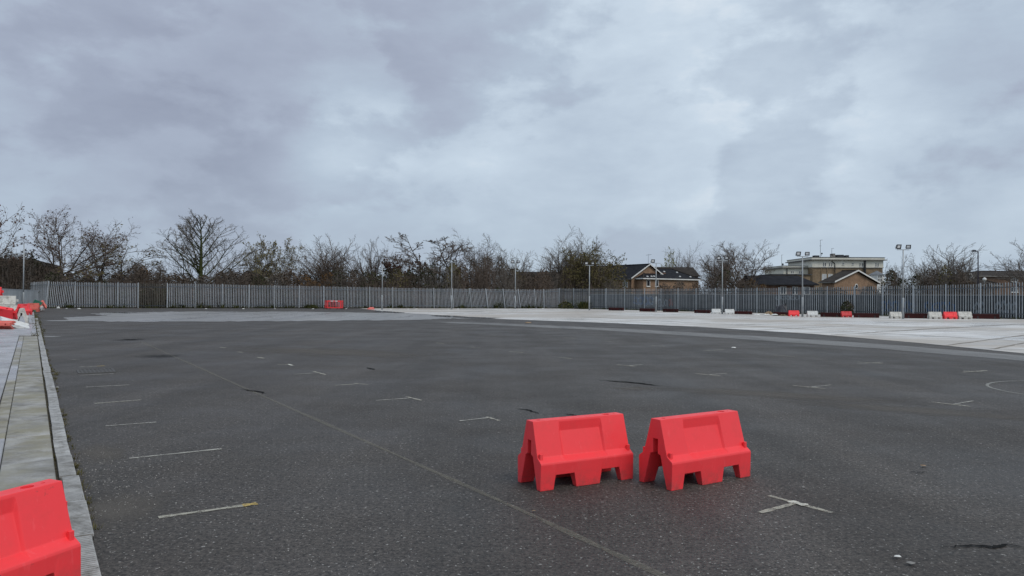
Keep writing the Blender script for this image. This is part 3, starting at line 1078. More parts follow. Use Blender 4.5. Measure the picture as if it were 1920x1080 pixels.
# ------------------------------------------------------------------ palisade fences
def pale_mesh(mat, h=1.0):
    """W-section pale of unit height with a splayed triple-pointed head"""
    xs = [-.037, -.021, 0, .021, .037]; ys = [.012, -.004, .009, -.004, .012]
    tz = [.985, .972, 1.0, .972, .985]
    mb = MB(); t = .004
    vs = []
    for zi in (0, 1):
        for s in (0, 1):
            for x, y, z in zip(xs, ys, tz):
                vs.append((x, y + s * t, 0.0 if zi == 0 else z))
    fs = []
    for k in range(4):
        fs.append((k, k + 1, 11 + k, 10 + k)); fs.append((6 + k, 5 + k, 15 + k, 16 + k))
        fs.append((10 + k, 11 + k, 16 + k, 15 + k)); fs.append((k + 1, k, 5 + k, 6 + k))
    fs.append((5, 0, 10, 15)); fs.append((4, 9, 19, 14))
    mb.raw(vs, fs)
    return mb.mesh('pale', mat)


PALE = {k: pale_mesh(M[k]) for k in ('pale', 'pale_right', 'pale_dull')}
TOPS_L = [(40, 530.5), (87, 527), (140, 528.5), (260, 530.5), (366, 531.5), (467, 534), (561, 535.5), (651, 537.5), (740, 539), (814, 540.5),
          (917, 541.2), (978, 542), (1020, 542.5), (1049, 540.8)]
TOPS_R = [(1049, 540.8), (1137, 541), (1240, 541.5), (1342, 540.5), (1420, 540), (1552, 537.5), (1656, 536), (1713, 535), (1839, 531.5), (1906, 528.5), (1990, 525)]


def lerp_list(lst, x):
    if x <= lst[0][0]:
        return lst[0][1]
    for (a, b), (c, d) in zip(lst, lst[1:]):
        if x <= c:
            return b + (d - b) * (x - a) / (c - a)
    return lst[-1][1]


RCi = RC.transposed()


def project(p):
    q = RCi @ (Vector(p) - Vector((0, 0, EYE)))
    return 960 + F * q.x / -q.z, 540 - F * q.y / -q.z


def fence_run(name, label, A, B, posts, tops, pale_key, rail_key, spacing, leans=None, post_mat='post', pale_side=1.0, gate=False, dull=None):
    d = (B - A); L = d.length; d.normalize(); ang = math.atan2(d.y, d.x)
    e = empty(name, A); e.rotation_euler = (0, 0, ang)
    tag(e, label, 'gate' if gate else 'fence')
    rnd = random.Random(int(L * 100))

    def height(s):
        q = A + d * s
        px = project((q.x, q.y, 2.5))[0]
        ty = lerp_list(tops, px)
        return P(px, ty, q.y).z, px
    Minv = Matrix.Rotation(-ang, 4, 'Z') @ Matrix.Translation(-A)
    side = 1 if (Minv @ Vector((0, 0, 0))).y < 0 else -1     # +1: camera on local -y
    n = int(L / spacing)
    for i in range(n):
        s = (i + .5) * spacing
        h, px = height(s)
        lean = lerp_list(leans, px) if leans else 0.0
        key = pale_key
        if dull and dull[0] < px < dull[1]:
            key = 'pale_dull'
        ob = put('pale', PALE[key], e)
        ob.location = (s, side * .03 * pale_side, .10 + rnd.uniform(-.02, .02))
        ob.scale = (1, side, h - .10 + rnd.uniform(-.025, .025))
        ob.rotation_euler = (rnd.uniform(-.008, .008), -lean + rnd.uniform(-.006, .006), rnd.uniform(-.06, .06))
    # posts and rails
    ss = []
    for px in posts:
        r = ray(px, 560); r.z = 0
        # intersection of the sight line with the run
        den = r.x * d.y - r.y * d.x
        t = (A.x * d.y - A.y * d.x) / den
        q = r * t
        ss.append((Vector((q.x, q.y, 0)) - A).dot(d))
    for s in ss:
        h, px = height(s)
        lean = lerp_list(leans, px) if leans else 0.0
        mb = MB(); w1, dp = .043, .045; zz = h + .04
        yo = -side * .055
        mb.box((-w1, yo - dp, 0), (w1, yo - dp + .012, zz)); mb.box((-w1, yo + dp - .012, 0), (w1, yo + dp, zz)); mb.box((-.006, yo - dp + .012, 0), (.006, yo + dp - .012, zz))
        ob = mb.build('post', M[post_mat], e); ob.location = (s, 0, 0); ob.rotation_euler = (0, -lean, 0)
    cuts = sorted([0.0] + [s for s in ss if .05 < s < L - .05] + [L])
    for a, b in zip(cuts, cuts[1:]):
        for fr in (.135, .865) if not gate else (.10, .84):
            mb = MB()
            pts = []
            for s in (a + .012, b - .012):
                h, px = height(s)
                lean = lerp_list(leans, px) if leans else 0.0
                pts.append((s - math.sin(lean) * h * fr, h * fr))
            (xa, za), (xb, zb) = pts
            y0, y1 = sorted((-side * .002 * 0 + side * .018, side * .012))
            mb.raw([(xa, y0, za - .035), (xb, y0, zb - .035), (xb, y1, zb - .035), (xa, y1, za - .035), (xa, y0, za + .035), (xb, y0, zb + .035), (xb, y1, zb + .035), (xa, y1, za + .035),
                    (xa, y0 - side * .04, za + .035), (xb, y0 - side * .04, zb + .035), (xb, y0 - side * .04, zb + .029), (xa, y0 - side * .04, za + .029)],
                   [(0, 1, 5, 4), (1, 2, 6, 5), (2, 3, 7, 6), (3, 0, 4, 7), (4, 5, 6, 7), (3, 2, 1, 0), (4, 5, 9, 8), (8, 9, 10, 11)])
            mb.build('rail', M[rail_key], e)
    return e


def on_line(A, B, px):
    d = B - A
    r = ray(px, 560)
    den = r.x * d.y - r.y * d.x
    t = (A.x * d.y - A.y * d.x) / den
    return Vector((r.x * t, r.y * t, 0))


LEAN = [(40, -.03), (83, -.06), (110, -.10), (137, -.10), (141, 0.0), (800, .0), (815, .03), (850, .06), (884, .13), (917, .13), (946, .12), (974, .14), (1004, .10), (1022, .03), (1049, 0)]
GA, GB = on_line(FL0, FL1, 260), on_line(FL0, FL1, 313)
ret = P(38, 575, 99.0); ret.z = 0
fence_run('palisade_fence', 'short galvanised palisade return behind the grey hoarding on the far left', ret, FL0, [45, 64], TOPS_L, 'pale', 'rail', .24, [(0, -.02), (90, -.05)])
fence_run('palisade_fence', 'light grey palisade fence with leaning pales between the hoarding and the dull bay', FL0, GA, [87, 140, 187, 221, 259.3], TOPS_L, 'pale', 'rail', .185, LEAN)
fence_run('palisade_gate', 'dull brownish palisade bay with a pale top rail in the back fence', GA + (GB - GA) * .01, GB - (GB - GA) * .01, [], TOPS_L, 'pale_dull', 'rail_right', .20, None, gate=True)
fence_run('palisade_fence', 'long light grey palisade back fence, leaning near the far corner', GB, FL1, [313.6, 366, 417, 467, 515, 561, 607, 651, 693, 736, 776, 814, 850, 884, 915, 947, 976, 1005, 1020, 1048.5],
          TOPS_L, 'pale', 'rail', .196, LEAN)
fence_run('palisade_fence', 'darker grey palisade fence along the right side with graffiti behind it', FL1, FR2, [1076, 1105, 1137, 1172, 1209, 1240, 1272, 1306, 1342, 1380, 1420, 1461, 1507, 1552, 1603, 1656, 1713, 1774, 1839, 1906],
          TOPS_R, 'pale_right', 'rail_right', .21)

# wall with graffiti behind the right fence
wn_ = Vector((-fr_dir.y, fr_dir.x, 0))
if wn_.dot(Vector((1, 1, 0))) < 0:
    wn_ = -wn_
W0 = FL1 + wn_ * 2.0 + fr_dir * 4.0
wl_ = empty('boundary_wall', W0); wl_.rotation_euler = (0, 0, math.atan2(fr_dir.y, fr_dir.x))
tag(wl_, 'grimy dark wall covered in graffiti behind the right palisade fence', 'wall')
mb = MB(); mb.box((0, 0, 0), (58, .22, 2.05)); mb.build('wall_face', M['graffiti_wall'], wl_)
mb = MB(); mb.box((-.02, -.04, 2.052), (58.02, .26, 2.14)); mb.build('coping', M['graf_white' if False else 'grey_trim'], wl_)
# side of the wall facing the yard
wside = -1 if (Matrix.Rotation(-wl_.rotation_euler.z, 4, 'Z') @ (-W0)).y < 0 else 1
wy = -.006 if wside < 0 else .226


def graffiti(px0, px1, z0, z1, mat, seed, n=5, label='graffiti_tag'):
    rnd = random.Random(seed)
    a = (on_line(W0, W0 + fr_dir, px0) - W0).dot(fr_dir); b = (on_line(W0, W0 + fr_dir, px1) - W0).dot(fr_dir)
    mb = MB()
    for k in range(n):
        c = a + (b - a) * (k + .5) / n; wv = (b - a) / n * .62; zc, hz_ = (z0 + z1) / 2, (z1 - z0) / 2
        m_ = 12
        ring = []
        for j in range(m_):
            t = 2 * math.pi * j / m_; rr_ = 1 + rnd.uniform(-.25, .25)
            ring.append((c + math.cos(t) * wv * rr_, zc + math.sin(t) * hz_ * rr_))
        inn = [(c + (x - c) * .45, zc + (z - zc) * .55) for x, z in ring]
        for j in range(m_):
            j2 = (j + 1) % m_
            if rnd.random() < .85:
                mb.face([(*ring[j][:1], wy + (.001 * k if wside > 0 else -.001 * k), ring[j][1]), (ring[j2][0], wy + (.001 * k if wside > 0 else -.001 * k), ring[j2][1]),
                         (inn[j2][0], wy + (.001 * k if wside > 0 else -.001 * k), inn[j2][1]), (inn[j][0], wy + (.001 * k if wside > 0 else -.001 * k), inn[j][1])])
    mb.build(label, mat, wl_)


graffiti(1188, 1224, .7, 1.8, M['graf_blue'], 3, 4)
graffiti(1196, 1226, .6, 1.9, M['graf_white'], 4, 3)
graffiti(1234, 1252, .5, 1.5, M['graf_white'], 5, 3)
graffiti(1254, 1262, .6, 1.6, M['graf_red'], 6, 2)
graffiti(1652, 1716, .3, 1.6, M['graf_blue'], 7, 6)
graffiti(1826, 1846, .4, 1.5, M['graf_white'], 8, 2)
graffiti(1866, 1906, .4, 1.6, M['graf_white'], 9, 4)
graffiti(1735, 1790, .4, 1.5, M['graf_blue'], 10, 4)
graffiti(1455, 1500, 1.5, 2.0, M['graf_white'], 12, 5)

# grey hoarding on the left
HA = P(70.5, 582, 73.0); HA.z = 0
HB = P(-70, 600, 41.0); HB.z = 0
hd_ = (HB - HA); hl = hd_.length; hd_.normalize()
ho = empty('hoarding', HA); ho.rotation_euler = (0, 0, math.atan2(hd_.y, hd_.x))
tag(ho, 'grey steel sheet hoarding behind the heap of barriers on the left', 'hoarding')
npan = int(hl / 1.15)
for k in range(npan):
    mb = MB(); pw = hl / npan
    x0, x1 = k * pw + .006, (k + 1) * pw - .006
    m_ = 6
    for j in range(m_):
        a, b = x0 + (x1 - x0) * j / m_, x0 + (x1 - x0) * (j + 1) / m_
        yy = .0 if j % 2 else .018
        mb.box((a, yy, .03), (b, yy + .012, 2.0))
    mb.box((x0 - .004, -.004, 2.001), (x1 + .004, .035, 2.045))
    mb.build('hoarding_panel', M['hoarding'], ho)
    mb = MB(); mb.box((x1 - .03, -.12, 0), (x1 + .03, -.005, 1.95)); mb.build('post', M['rail'], ho)

# ------------------------------------------------------------------ lamp posts
def flood_post(px, yb, yt, kind, label, w=.055):
    q = G(px, yb)
    q.z = 0
    top = P(px, yt, q.y).z
    e = empty('lamp_post', q)
    tag(e, label, 'lamp post', 'floodlight posts around the yard')
    mb = MB(); mb.tube([(0, 0, .0), (0, 0, 1.75), (0, 0, 1.80), ], [w * 1.55, w * 1.55, w * 1.1], 12); mb.build('base_section', M['lamp_post'], e, True)
    mb = MB(); mb.tube([(0, 0, 1.80), (0, 0, top)], [w, w * .8], 12); mb.build('pole', M['lamp_post'], e, True)
    mb = MB(); mb.box((-w * 2.2, -w * 2.2, 0), (w * 2.2, w * 2.2, .03)); mb.build('base_plate', M['lamp_post'], e)
    mb = MB(); mb.box((-.03, -w * 1.6, .55), (.03, -w * 1.5, .95)); mb.build('access_door', M['rail'], e)
    if kind == 'none':
        mb = MB(); mb.tube([(0, 0, top), (0, 0, top + .05)], [w * .9, w * .3], 10); mb.build('cap', M['lamp_head'], e)
        return e
    arm = .42
    mb = MB(); mb.box((-arm - .1, -.03, top), (arm + .1, .03, top + .06)); mb.build('cross_arm', M['lamp_post'], e)
    heads = {'twin': ((-arm, 1.0), (arm, .85)), 'single': ((-arm, 1.0),)}[kind]
    for hx, sc in heads:
        Mx = Matrix.Translation((hx, 0, top + .30)) @ Matrix.Rotation(R(-12 if hx > 0 else 14), 4, 'Z') @ Matrix.Rotation(R(14), 4, 'X') @ Matrix.Scale(sc, 4)
        mb = MB()
        # tapered housing, open face towards the yard
        a, b = .235, .12
        f0 = [(-a, -.10, -.2), (a, -.10, -.2), (a, -.10, .2), (-a, -.10, .2)]
        f1 = [(-b, .12, -.10), (b, .12, -.10), (b, .12, .10), (-b, .12, .10)]
        f2 = [(-a + .08, -.10, -.10), (a - .08, -.10, -.10), (a - .08, -.10, .13), (-a + .08, -.10, .13)]
        f3 = [(x, -.075, z) for x, y, z in f2]
        vs = [Mx @ Vector(p) for p in f0 + f1 + f2 + f3]
        mb.raw(vs, [(4, 5, 6, 7)] + [(k, (k + 1) % 4, 4 + (k + 1) % 4, 4 + k) for k in range(4)] + [(k, (k + 1) % 4, 8 + (k + 1) % 4, 8 + k) for k in range(4)] +
               [(8 + k, 8 + (k + 1) % 4, 12 + (k + 1) % 4, 12 + k) for k in range(4)])
        hd2 = mb.build('floodlight', M['lamp_head'], e, normals=True)
        mb = MB(); mb.face([Mx @ Vector(p) for p in f3]); mb.build('lens', M['lamp_glass'], hd2)
        mb = MB()
        for s in (-1, 1):
            mb.tube([(hx + s * .21 * sc, .0, top + .06), (hx + s * .25 * sc, 0, top + .30)], [.014, .014], 5)
        mb.build('bracket', M['lamp_head'], e)
    return e


flood_post(43.3, 588.5, 457, 'none', 'plain grey pole without lamps beside the hoarding on the left', .05)
flood_post(716.3, 581, 496, 'none', 'plain grey pole without lamps in front of the back fence', .06)
flood_post(846.5, 580.3, 493, 'twin', 'floodlight post in front of the leaning part of the back fence', .065)
flood_post(966, 579.3, 494.5, 'twin', 'floodlight post just left of the far corner of the yard', .065)
flood_post(1105, 582, 498, 'twin', 'floodlight post just right of the far corner, before the olive bushes', .062)
flood_post(1230, 585, 494, 'single', 'floodlight post with a single lamp in front of the brick houses', .06)
flood_post(1354.3, 589, 489, 'twin', 'floodlight post between the two small white barriers', .06)
flood_post(1504.6, 594.2, 481.5, 'twin', 'floodlight post before the left end of the apartment block', .058)
flood_post(1693.4, 598.3, 469, 'twin', 'tall floodlight post right of the apartment block beside a dull white barrier', .056)
flood_post(1946, 604, 456, 'twin', 'floodlight post half out of the picture at the right edge', .056)


def street_lamp(px, d, yt, label, mat, style='arm', w=.07, side=-1):
    b = P(px, 560, d); e = empty('street_lamp', (b.x, d, -.02)); top = P(px, yt, d).z
    tag(e, label, 'street lamp')
    mb = MB(); mb.tube([(0, 0, 0), (0, 0, 1.3), (0, 0, 1.35), (0, 0, top)], [w * 1.5, w * 1.5, w, w * .75], 10); mb.build('pole', mat, e, True)
    mb = MB()
    if style == 'arm':
        mb.tube([(0, 0, top), (side * .12, 0, top + .06), (side * .25, 0, top + .08)], [w * .7, w * .6, w * .6], 8)
        a = mb.build('arm', mat, e, True)
        mb = MB(); mb.tube([(side * .2, 0, top + .08), (side * .3, 0, top + .12), (side * .65, 0, top + .11), (side * .75, 0, top + .08)], [.05, .11, .09, .03], 10)
        mb.build('lantern', mat, e, True)
    elif style == 'globe':
        mb.tube([(0, 0, top), (0, 0, top + .1)], [.08, .09], 8); mb.build('collar', mat, e)
        mb = MB()
        mb.tube([(0, 0, top + .1), (0, 0, top + .2), (0, 0, top + .4), (0, 0, top + .52)], [.08, .22, .2, .05], 12); mb.build('lantern', M['white_trim'], e, True)
    elif style == 'hook':
        pts = [(math.cos(t) * .35 - .35 * side * -1 * 0, 0, top + math.sin(t) * .35) for t in [math.pi - math.pi * k / 8 for k in range(9)]]
        mb.tube([(-.35, 0, top - .4)] + pts, [.05] * 10, 8); mb.build('arm', M['white_trim'], e, True)
        mb = MB(); mb.tube([(.35, 0, top + .05), (.35, 0, top - .1), (.35, 0, top - .28)], [.06, .22, .24], 10); mb.build('lantern', M['white_trim'], e, True)


street_lamp(1834, 84, 472, 'tall dark street lamp behind the right fence', M['lamp_dark'], 'arm', .075)
street_lamp(343.5, 112, 487, 'dark street lamp among the bare trees behind the back fence', M['lamp_dark'], 'arm', .07)
street_lamp(1819, 105, 518, 'white hooked lamp in front of the brown roofed house on the far right', M['lamp_post'], 'hook', .05)
street_lamp(1846, 90, 528, 'small white globe lamp peeping over the right fence', M['lamp_post'], 'globe', .05)
street_lamp(925.5, 112, 534, 'small white lamp against the thicket over the leaning fence', M['lamp_dark'], 'globe', .06)

# ------------------------------------------------------------------ buildings behind the fence
def quad_slab(mb, a, b, c, d, th):
    """a thick slab below the quad a b c d"""
    vs = [Vector(p) for p in (a, b, c, d)]
    n = (vs[1] - vs[0]).cross(vs[3] - vs[0]).normalized()
    if n.z < 0:
        n = -n
    lo = [p - n * th for p in vs]
    mb.raw(vs + lo, [(0, 1, 2, 3), (7, 6, 5, 4), (0, 4, 5, 1), (1, 5, 6, 2), (2, 6, 7, 3), (3, 7, 4, 0)])


def tri_slab(mb, a, b, c, th):
    vs = [Vector(p) for p in (a, b, c)]
    lo = [p - Vector((0, 0, th)) for p in vs]
    mb.raw(vs + lo, [(0, 1, 2), (5, 4, 3), (0, 3, 4, 1), (1, 4, 5, 2), (2, 5, 3, 0)])


def window(parent, x0, x1, z0, z1, y=0.0, axis='x', panes=2, frame='white_trim', glass='glass', sill=True, dirn=-1):
    """window on a wall plane y (axis x) or x (axis y), proud of it by 3 cm"""
    def bx(mb, a0, a1, zz0, zz1, d0, d1):
        lo, hi = sorted((y + dirn * d0, y + dirn * d1))
        if axis == 'x':
            mb.box((a0, lo, zz0), (a1, hi, zz1))
        else:
            mb.box((lo, a0, zz0), (hi, a1, zz1))
    fw = max(.05, min(.09, (x1 - x0) * .1))
    mb = MB()
    bx(mb, x0, x1, z0, z0 + fw, .002, .06); bx(mb, x0, x1, z1 - fw, z1, .002, .06)
    bx(mb, x0, x0 + fw, z0 + fw, z1 - fw, .002, .06); bx(mb, x1 - fw, x1, z0 + fw, z1 - fw, .002, .06)
    for k in range(1, panes):
        c = x0 + (x1 - x0) * k / panes
        bx(mb, c - fw * .45, c + fw * .45, z0 + fw, z1 - fw, .002, .055)
    wdw = mb.build('window', M[frame], parent)
    for k in range(panes):
        mb = MB(); a = x0 + (x1 - x0) * k / panes; b = x0 + (x1 - x0) * (k + 1) / panes
        bx(mb, a + fw * .5, b - fw * .5, z0 + fw, z1 - fw, .004, .02); mb.build('pane', M[glass], wdw)
    if sill:
        mb = MB(); bx(mb, x0 - .08, x1 + .08, z0 - .09, z0 - .005, .002, .12); mb.build('sill', M[frame], wdw)


def gable_house(name, label, loc, rz, W, L, ze, za, wall, roof, board='white_trim', ov=.35):
    e = empty(name, loc, rz); tag(e, label, 'house')
    mb = MB(); pr = [(0, 0), (W, 0), (W, ze), (W / 2, za), (0, ze)]
    vs = [(x, 0, z) for x, z in pr] + [(x, L, z) for x, z in pr]
    mb.raw(vs, [(0, 1, 2, 3, 4), (9, 8, 7, 6, 5), (0, 4, 9, 5), (2, 1, 6, 7)])
    mb.build('wall', M[wall], e)
    sl = (za - ze) / (W / 2); dz = .06
    mb = MB()
    quad_slab(mb, (-ov, -ov, ze - ov * sl + dz + .15), (-ov, L + ov, ze - ov * sl + dz + .15), (W / 2, L + ov, za + dz + .15), (W / 2, -ov, za + dz + .15), .14)
    quad_slab(mb, (W + ov, -ov, ze - ov * sl + dz + .15), (W + ov, L + ov, ze - ov * sl + dz + .15), (W / 2, L + ov, za + dz + .15), (W / 2, -ov, za + dz + .15), .14)
    rf = mb.build('roof', M[roof], e)
    mb = MB(); mb.tube([(W / 2, -ov, za + dz + .17), (W / 2, L + ov, za + dz + .17)], [.12, .12], 6); mb.build('ridge_tile', M[roof], rf)
    for s in (0, 1):
        mb = MB(); x0 = -ov if s == 0 else W + ov
        a, b = Vector((x0, -ov - .03, ze - ov * sl + dz + .02)), Vector((W / 2, -ov - .03, za + dz + .02))
        mb.raw([a, b, b + Vector((0, 0, .24)), a + Vector((0, 0, .24)), a + Vector((0, .028, 0)), b + Vector((0, .028, 0)), b + Vector((0, .028, .24)), a + Vector((0, .028, .24))],
               [(0, 1, 2, 3), (7, 6, 5, 4), (0, 4, 5, 1), (3, 2, 6, 7), (0, 3, 7, 4), (1, 5, 6, 2)])
        mb.build('bargeboard', M[board], e)
        mb = MB(); xx = -ov - .02 if s == 0 else W + ov + .02
        mb.box((xx - .05, -ov, ze - ov * sl + dz - .04), (xx + .05, L + ov, ze - ov * sl + dz + .10)); mb.build('gutter', M['grey_trim'], e)
    return e


# brick gabled house
cA = P(1184, 560, 135); cA.z = 0
ze = P(1184, 522, 135).z; apx = cA + V * 4.2
za = P(1220, 497.5, apx.y).z
hA = gable_house('brick_house', 'brick house with dark tiled roof and white bargeboards, its gable towards the yard', cA, YA, 8.6, 15.0, ze, za, 'brick_a', 'tile_dark')
window(hA, 1.0, 2.3, ze - 1.55, ze - .35, 0.0, 'y', 2)
window(hA, 7.5, 8.6, ze - 1.55, ze - .35, 0.0, 'y', 2)
mb = MB(); mb.tube([(-.09, .3, 0), (-.09, .3, ze - .2)], [.06, .06], 8); mb.build('downpipe', M['pipe'], hA)
mb = MB(); mb.box((4.6, -.02, 0), (8.59, -.004, ze + 1.2)); mb.build('dark_brick_panel', M['brick_dark'], hA)  # sheet of darker brick over the right half of the gable
mb = MB(); mb.tube([(4.6, .5, za), (4.6, .5, za + 2.1)], [.025, .02], 6); mb.tube([(4.0, .5, za + 1.9), (5.4, .5, za + 2.05)], [.02, .02], 6)
for k in range(5):
    mb.tube([(4.2 + k * .25, .3, za + 1.93 + k * .03), (4.2 + k * .25, .75, za + 1.93 + k * .03)], [.012, .012], 4)
mb.build('aerial', M['pipe'], hA)


def hip_house(name, label, loc, rz, W, L, ze, zr, r0, r1, wall, roof, ov=.35, trim='white_trim'):
    e = empty(name, loc, rz); tag(e, label, 'house')
    mb = MB(); mb.box((0, 0, 0), (W, L, ze)); mb.build('wall', M[wall], e)
    a, b, c, d = (-ov, -ov, ze), (W + ov, -ov, ze), (W + ov, L + ov, ze), (-ov, L + ov, ze)
    p, q = (r0, L / 2, zr), (r1, L / 2, zr)
    mb = MB(); vs = [a, b, c, d, p, q]
    mb.raw(vs, [(0, 1, 5, 4), (1, 2, 5), (2, 3, 4, 5), (3, 0, 4), (3, 2, 1, 0)])
    rf = mb.build('roof', M[roof], e)
    mb = MB()
    for s, t in ((a, p), (b, q), (c, q), (d, p), (p, q)):
        mb.tube([Vector(s) + Vector((0, 0, .03)), Vector(t) + Vector((0, 0, .03))], [.13, .13], 6)
    mb.build('ridge_tile', M['tile_brown'], rf)
    mb = MB(); mb.box((-ov - .03, -ov - .06, ze - .20), (W + ov + .03, -ov - .003, ze - .003))
    mb.box((-ov - .06, -ov - .002, ze - .20), (-ov - .003, L + ov, ze - .003)); mb.build('fascia', M[trim], e)
    return e


cB = P(1206, 560, 134.0); cB.z = 0
zeB = P(1206, 521.3, 134).z
hB = hip_house('brick_house', 'low brick house with hipped dark roof dotted with pale vents', cB, YA, 14.3, 9.0, zeB, zeB + 2.05, 4.6, 11.6, 'brick_a', 'tile_dark')
for x0 in (.8, 2.9):
    window(hB, x0, x0 + .85, zeB - 1.5, zeB - .3, 0.0, 'x', 1)
window(hB, 3.5, 4.6, zeB - 1.5, zeB - .3, 0.0, 'y', 2)
vent = MB(); vent.box((-.16, -.14, 0), (.16, .14, .14)); vent = vent.mesh('roof_vent', M['white_trim'])
for xx, fy in ((1.2, .12), (2.3, .14), (3.0, .15), (3.9, .62), (6.0, .42), (8.0, .66), (11.2, .62), (9.9, .2), (12.7, .2)):
    ob = put('roof_vent', vent, hB); ob.location = (xx, -.35 + (4.85) * fy, zeB + 2.05 * fy + (-.0 if xx > 3.5 else -.0)); ob.rotation_euler = (R(23), 0, 0)

# brown roofed house behind it
cH = P(1240, 560, 152); cH.z = 0
zH = P(1240, 516, 152).z
e = empty('brick_house', cH, R(6)); tag(e, 'brown roofed house behind the hipped house with pale vents', 'house')
mb = MB(); mb.box((0, 0, 0), (7.8, 8, zH)); mb.build('wall', M['brick_c'], e)
zr = P(1240, 500.5, 156).z
mb = MB(); quad_slab(mb, (-.3, -.4, zH - .1), (8.1, -.4, zH - .1), (8.1, 4, zr), (-.3, 4, zr), .15); quad_slab(mb, (-.3, 8.4, zH - .1), (8.1, 8.4, zH - .1), (8.1, 4, zr), (-.3, 4, zr), .15)
mb.build('roof', M['tile_brown'], e)
mb = MB(); mb.raw([(7.79, 0, zH), (7.79, 8, zH), (7.79, 4, zr - .2), (7.6, 0, zH), (7.6, 8, zH), (7.6, 4, zr - .2)], [(0, 1, 2), (5, 4, 3), (0, 3, 4, 1), (1, 4, 5, 2), (2, 5, 3, 0)]); mb.build('gable', M['brick_c'], e)


# long low slate-roofed building
def cam_house(name, label, cat, px0, px1, d):
    a, b = P(px0, 560, d), P(px1, 560, d)
    e = empty(name, (a.x, d, 0)); tag(e, label, cat)
    return e, (b.x - a.x)


eC, WC = cam_house('low_building', 'long low building with plain slate roof left of the apartment block', 'building', 1416, 1527, 108)
zeC, zrC = P(1470, 533, 108).z, P(1470, 516.5, 112).z
mb = MB(); mb.box((0, 0, 0), (WC, 8, zeC)); mb.build('wall', M['brick_dark'], eC)
mb = MB(); mb.raw([(-.4, -.5, zeC + .02), (WC + .5, -.5, zeC + .02), (WC + .5, 8.5, zeC + .02), (-.4, 8.5, zeC + .02), (-.1, 4, zrC), (WC - .9, 4, zrC)],
                  [(0, 1, 5, 4), (1, 2, 5), (2, 3, 4, 5), (3, 0, 4), (3, 2, 1, 0)]); mb.build('roof', M['tile_dark'], eC)
mb = MB(); mb.box((-.4, -.6, zeC - .16), (WC + .5, -.51, zeC + .0)); mb.build('gutter', M['pipe'], eC)
for k in (.42, .62, .82):
    window(eC, WC * k, WC * k + .9, zeC - 1.5, zeC - .35, 0.0, 'x', 2)

# apartment block
eD, WD = cam_house('apartment_block', 'brick apartment block with cream top storey and flat roof with aerials', 'building', 1523.5, 1655, 185)
X0D = P(1523.5, 560, 185).x


def xD(px):
    return P(px, 500, 185).x - X0D


def zD(py, px=1590):
    return P(px, py, 185).z


zs, zc, zp = zD(501.3), zD(488.2), zD(483)
mb = MB(); mb.box((0, 0, 0), (WD, 16, zs)); mb.build('brick_wall', M['brick_b'], eD)
mb = MB(); mb.box((-.12, -.12, zs + .002), (WD + .12, 16.1, zc)); mb.build('cream_storey', M['cream'], eD)
mb = MB(); mb.box((-.2, -.2, zs - .16), (WD + .2, -.002, zs)); mb.build('string_course', M['grey_trim'], eD)
mb = MB(); mb.box((-.75, -.75, zc + .002), (WD + .75, 16.6, zc + .22)); mb.build('cornice', M['grey_trim'], eD)
mb = MB(); mb.box((-.35, -.35, zc + .222), (WD + .35, 16.3, zp)); mb.build('parapet', M['cream'], eD)
mb = MB(); mb.box((-.45, -.45, zp + .002), (WD + .45, 16.4, zp + .10)); mb.build('roof_edge', M['flat_roof'], eD)
for a, b in ((1542.6, 1544.9), (1546, 1548.4), (1554, 1556.2), (1557.9, 1560.3), (1611, 1613.2), (1615, 1617.4), (1640.8, 1643), (1644.8, 1647)):
    window(eD, xD(a), xD(b), zD(500.2), zD(492.6), -.12, 'x', 1)
for a in (1579, 1597):
    window(eD, xD(a), xD(a + 3.2), zD(496.4), zD(493), -.12, 'x', 2, frame='white_trim')
for a, b in ((1540.8, 1549.8), (1552.8, 1561.2)):
    window(eD, xD(a), xD(b), zD(524.8), zD(514), 0, 'x', 3, glass='curtain')
for a, b in ((1575, 1583), (1590, 1598)):
    window(eD, xD(a), xD(b), zD(524.8), zD(515), 0, 'x', 2)
for a in (1540, 1551, 1563):
    mb = MB(); mb.box((xD(a) - .12, -.10, 0), (xD(a) + .12, -.003, zs - .17)); mb.build('brick_pier', M['brick_b'], eD)
mb = MB(); mb.tube([(xD(1559.8), -.25, zD(489)), (xD(1559.8), -.25, zD(491.5)), (xD(1564.5), -.25, zD(494)), (xD(1564.8), -.25, zD(504)), (xD(1564.8), -.25, 2)], [.10] * 5, 8); mb.build('downpipe', M['pipe'], eD)
mb = MB(); mb.box((xD(1619), -.55, 0), (xD(1621.8), -.13, zc)); mb.build('duct', M['pipe'], eD)
for px, y0, y1 in ((1547.5, 481, 448.5), (1569.3, 481, 464.5)):
    mb = MB(); zt = zD(y1); mb.tube([(xD(px), 3, zp), (xD(px), 3, zt)], [.05, .035], 6)
    mb.tube([(xD(px) - .1, 3, zt - .05), (xD(px) + .55, 3, zt + .02)], [.035, .035], 6); mb.tube([(xD(px) - .3, 3, zt - 1.5), (xD(px) + .3, 3, zt - 1.5)], [.03, .03], 6)
    ae = mb.build('aerial', M['pipe'], eD)


def dish(parent, x, y, z, r, mat):
    mb = MB(); pts = []
    for i, (rr_, yy) in enumerate(((0.02, .10), (r * .5, .07), (r * .85, .0), (r, -.06))):
        pts.append([(x + math.cos(t) * rr_, y + yy, z + math.sin(t) * rr_) for t in [2 * math.pi * k / 12 for k in range(12)]])
    for i in range(3):
        for k in range(12):
            mb.face([pts[i][k], pts[i][(k + 1) % 12], pts[i + 1][(k + 1) % 12], pts[i + 1][k]])
    mb.tube([(x, y + .1, z), (x, y + .15, z - r - .4)], [.04, .04], 6)
    mb.build('satellite_dish', M[mat], parent)


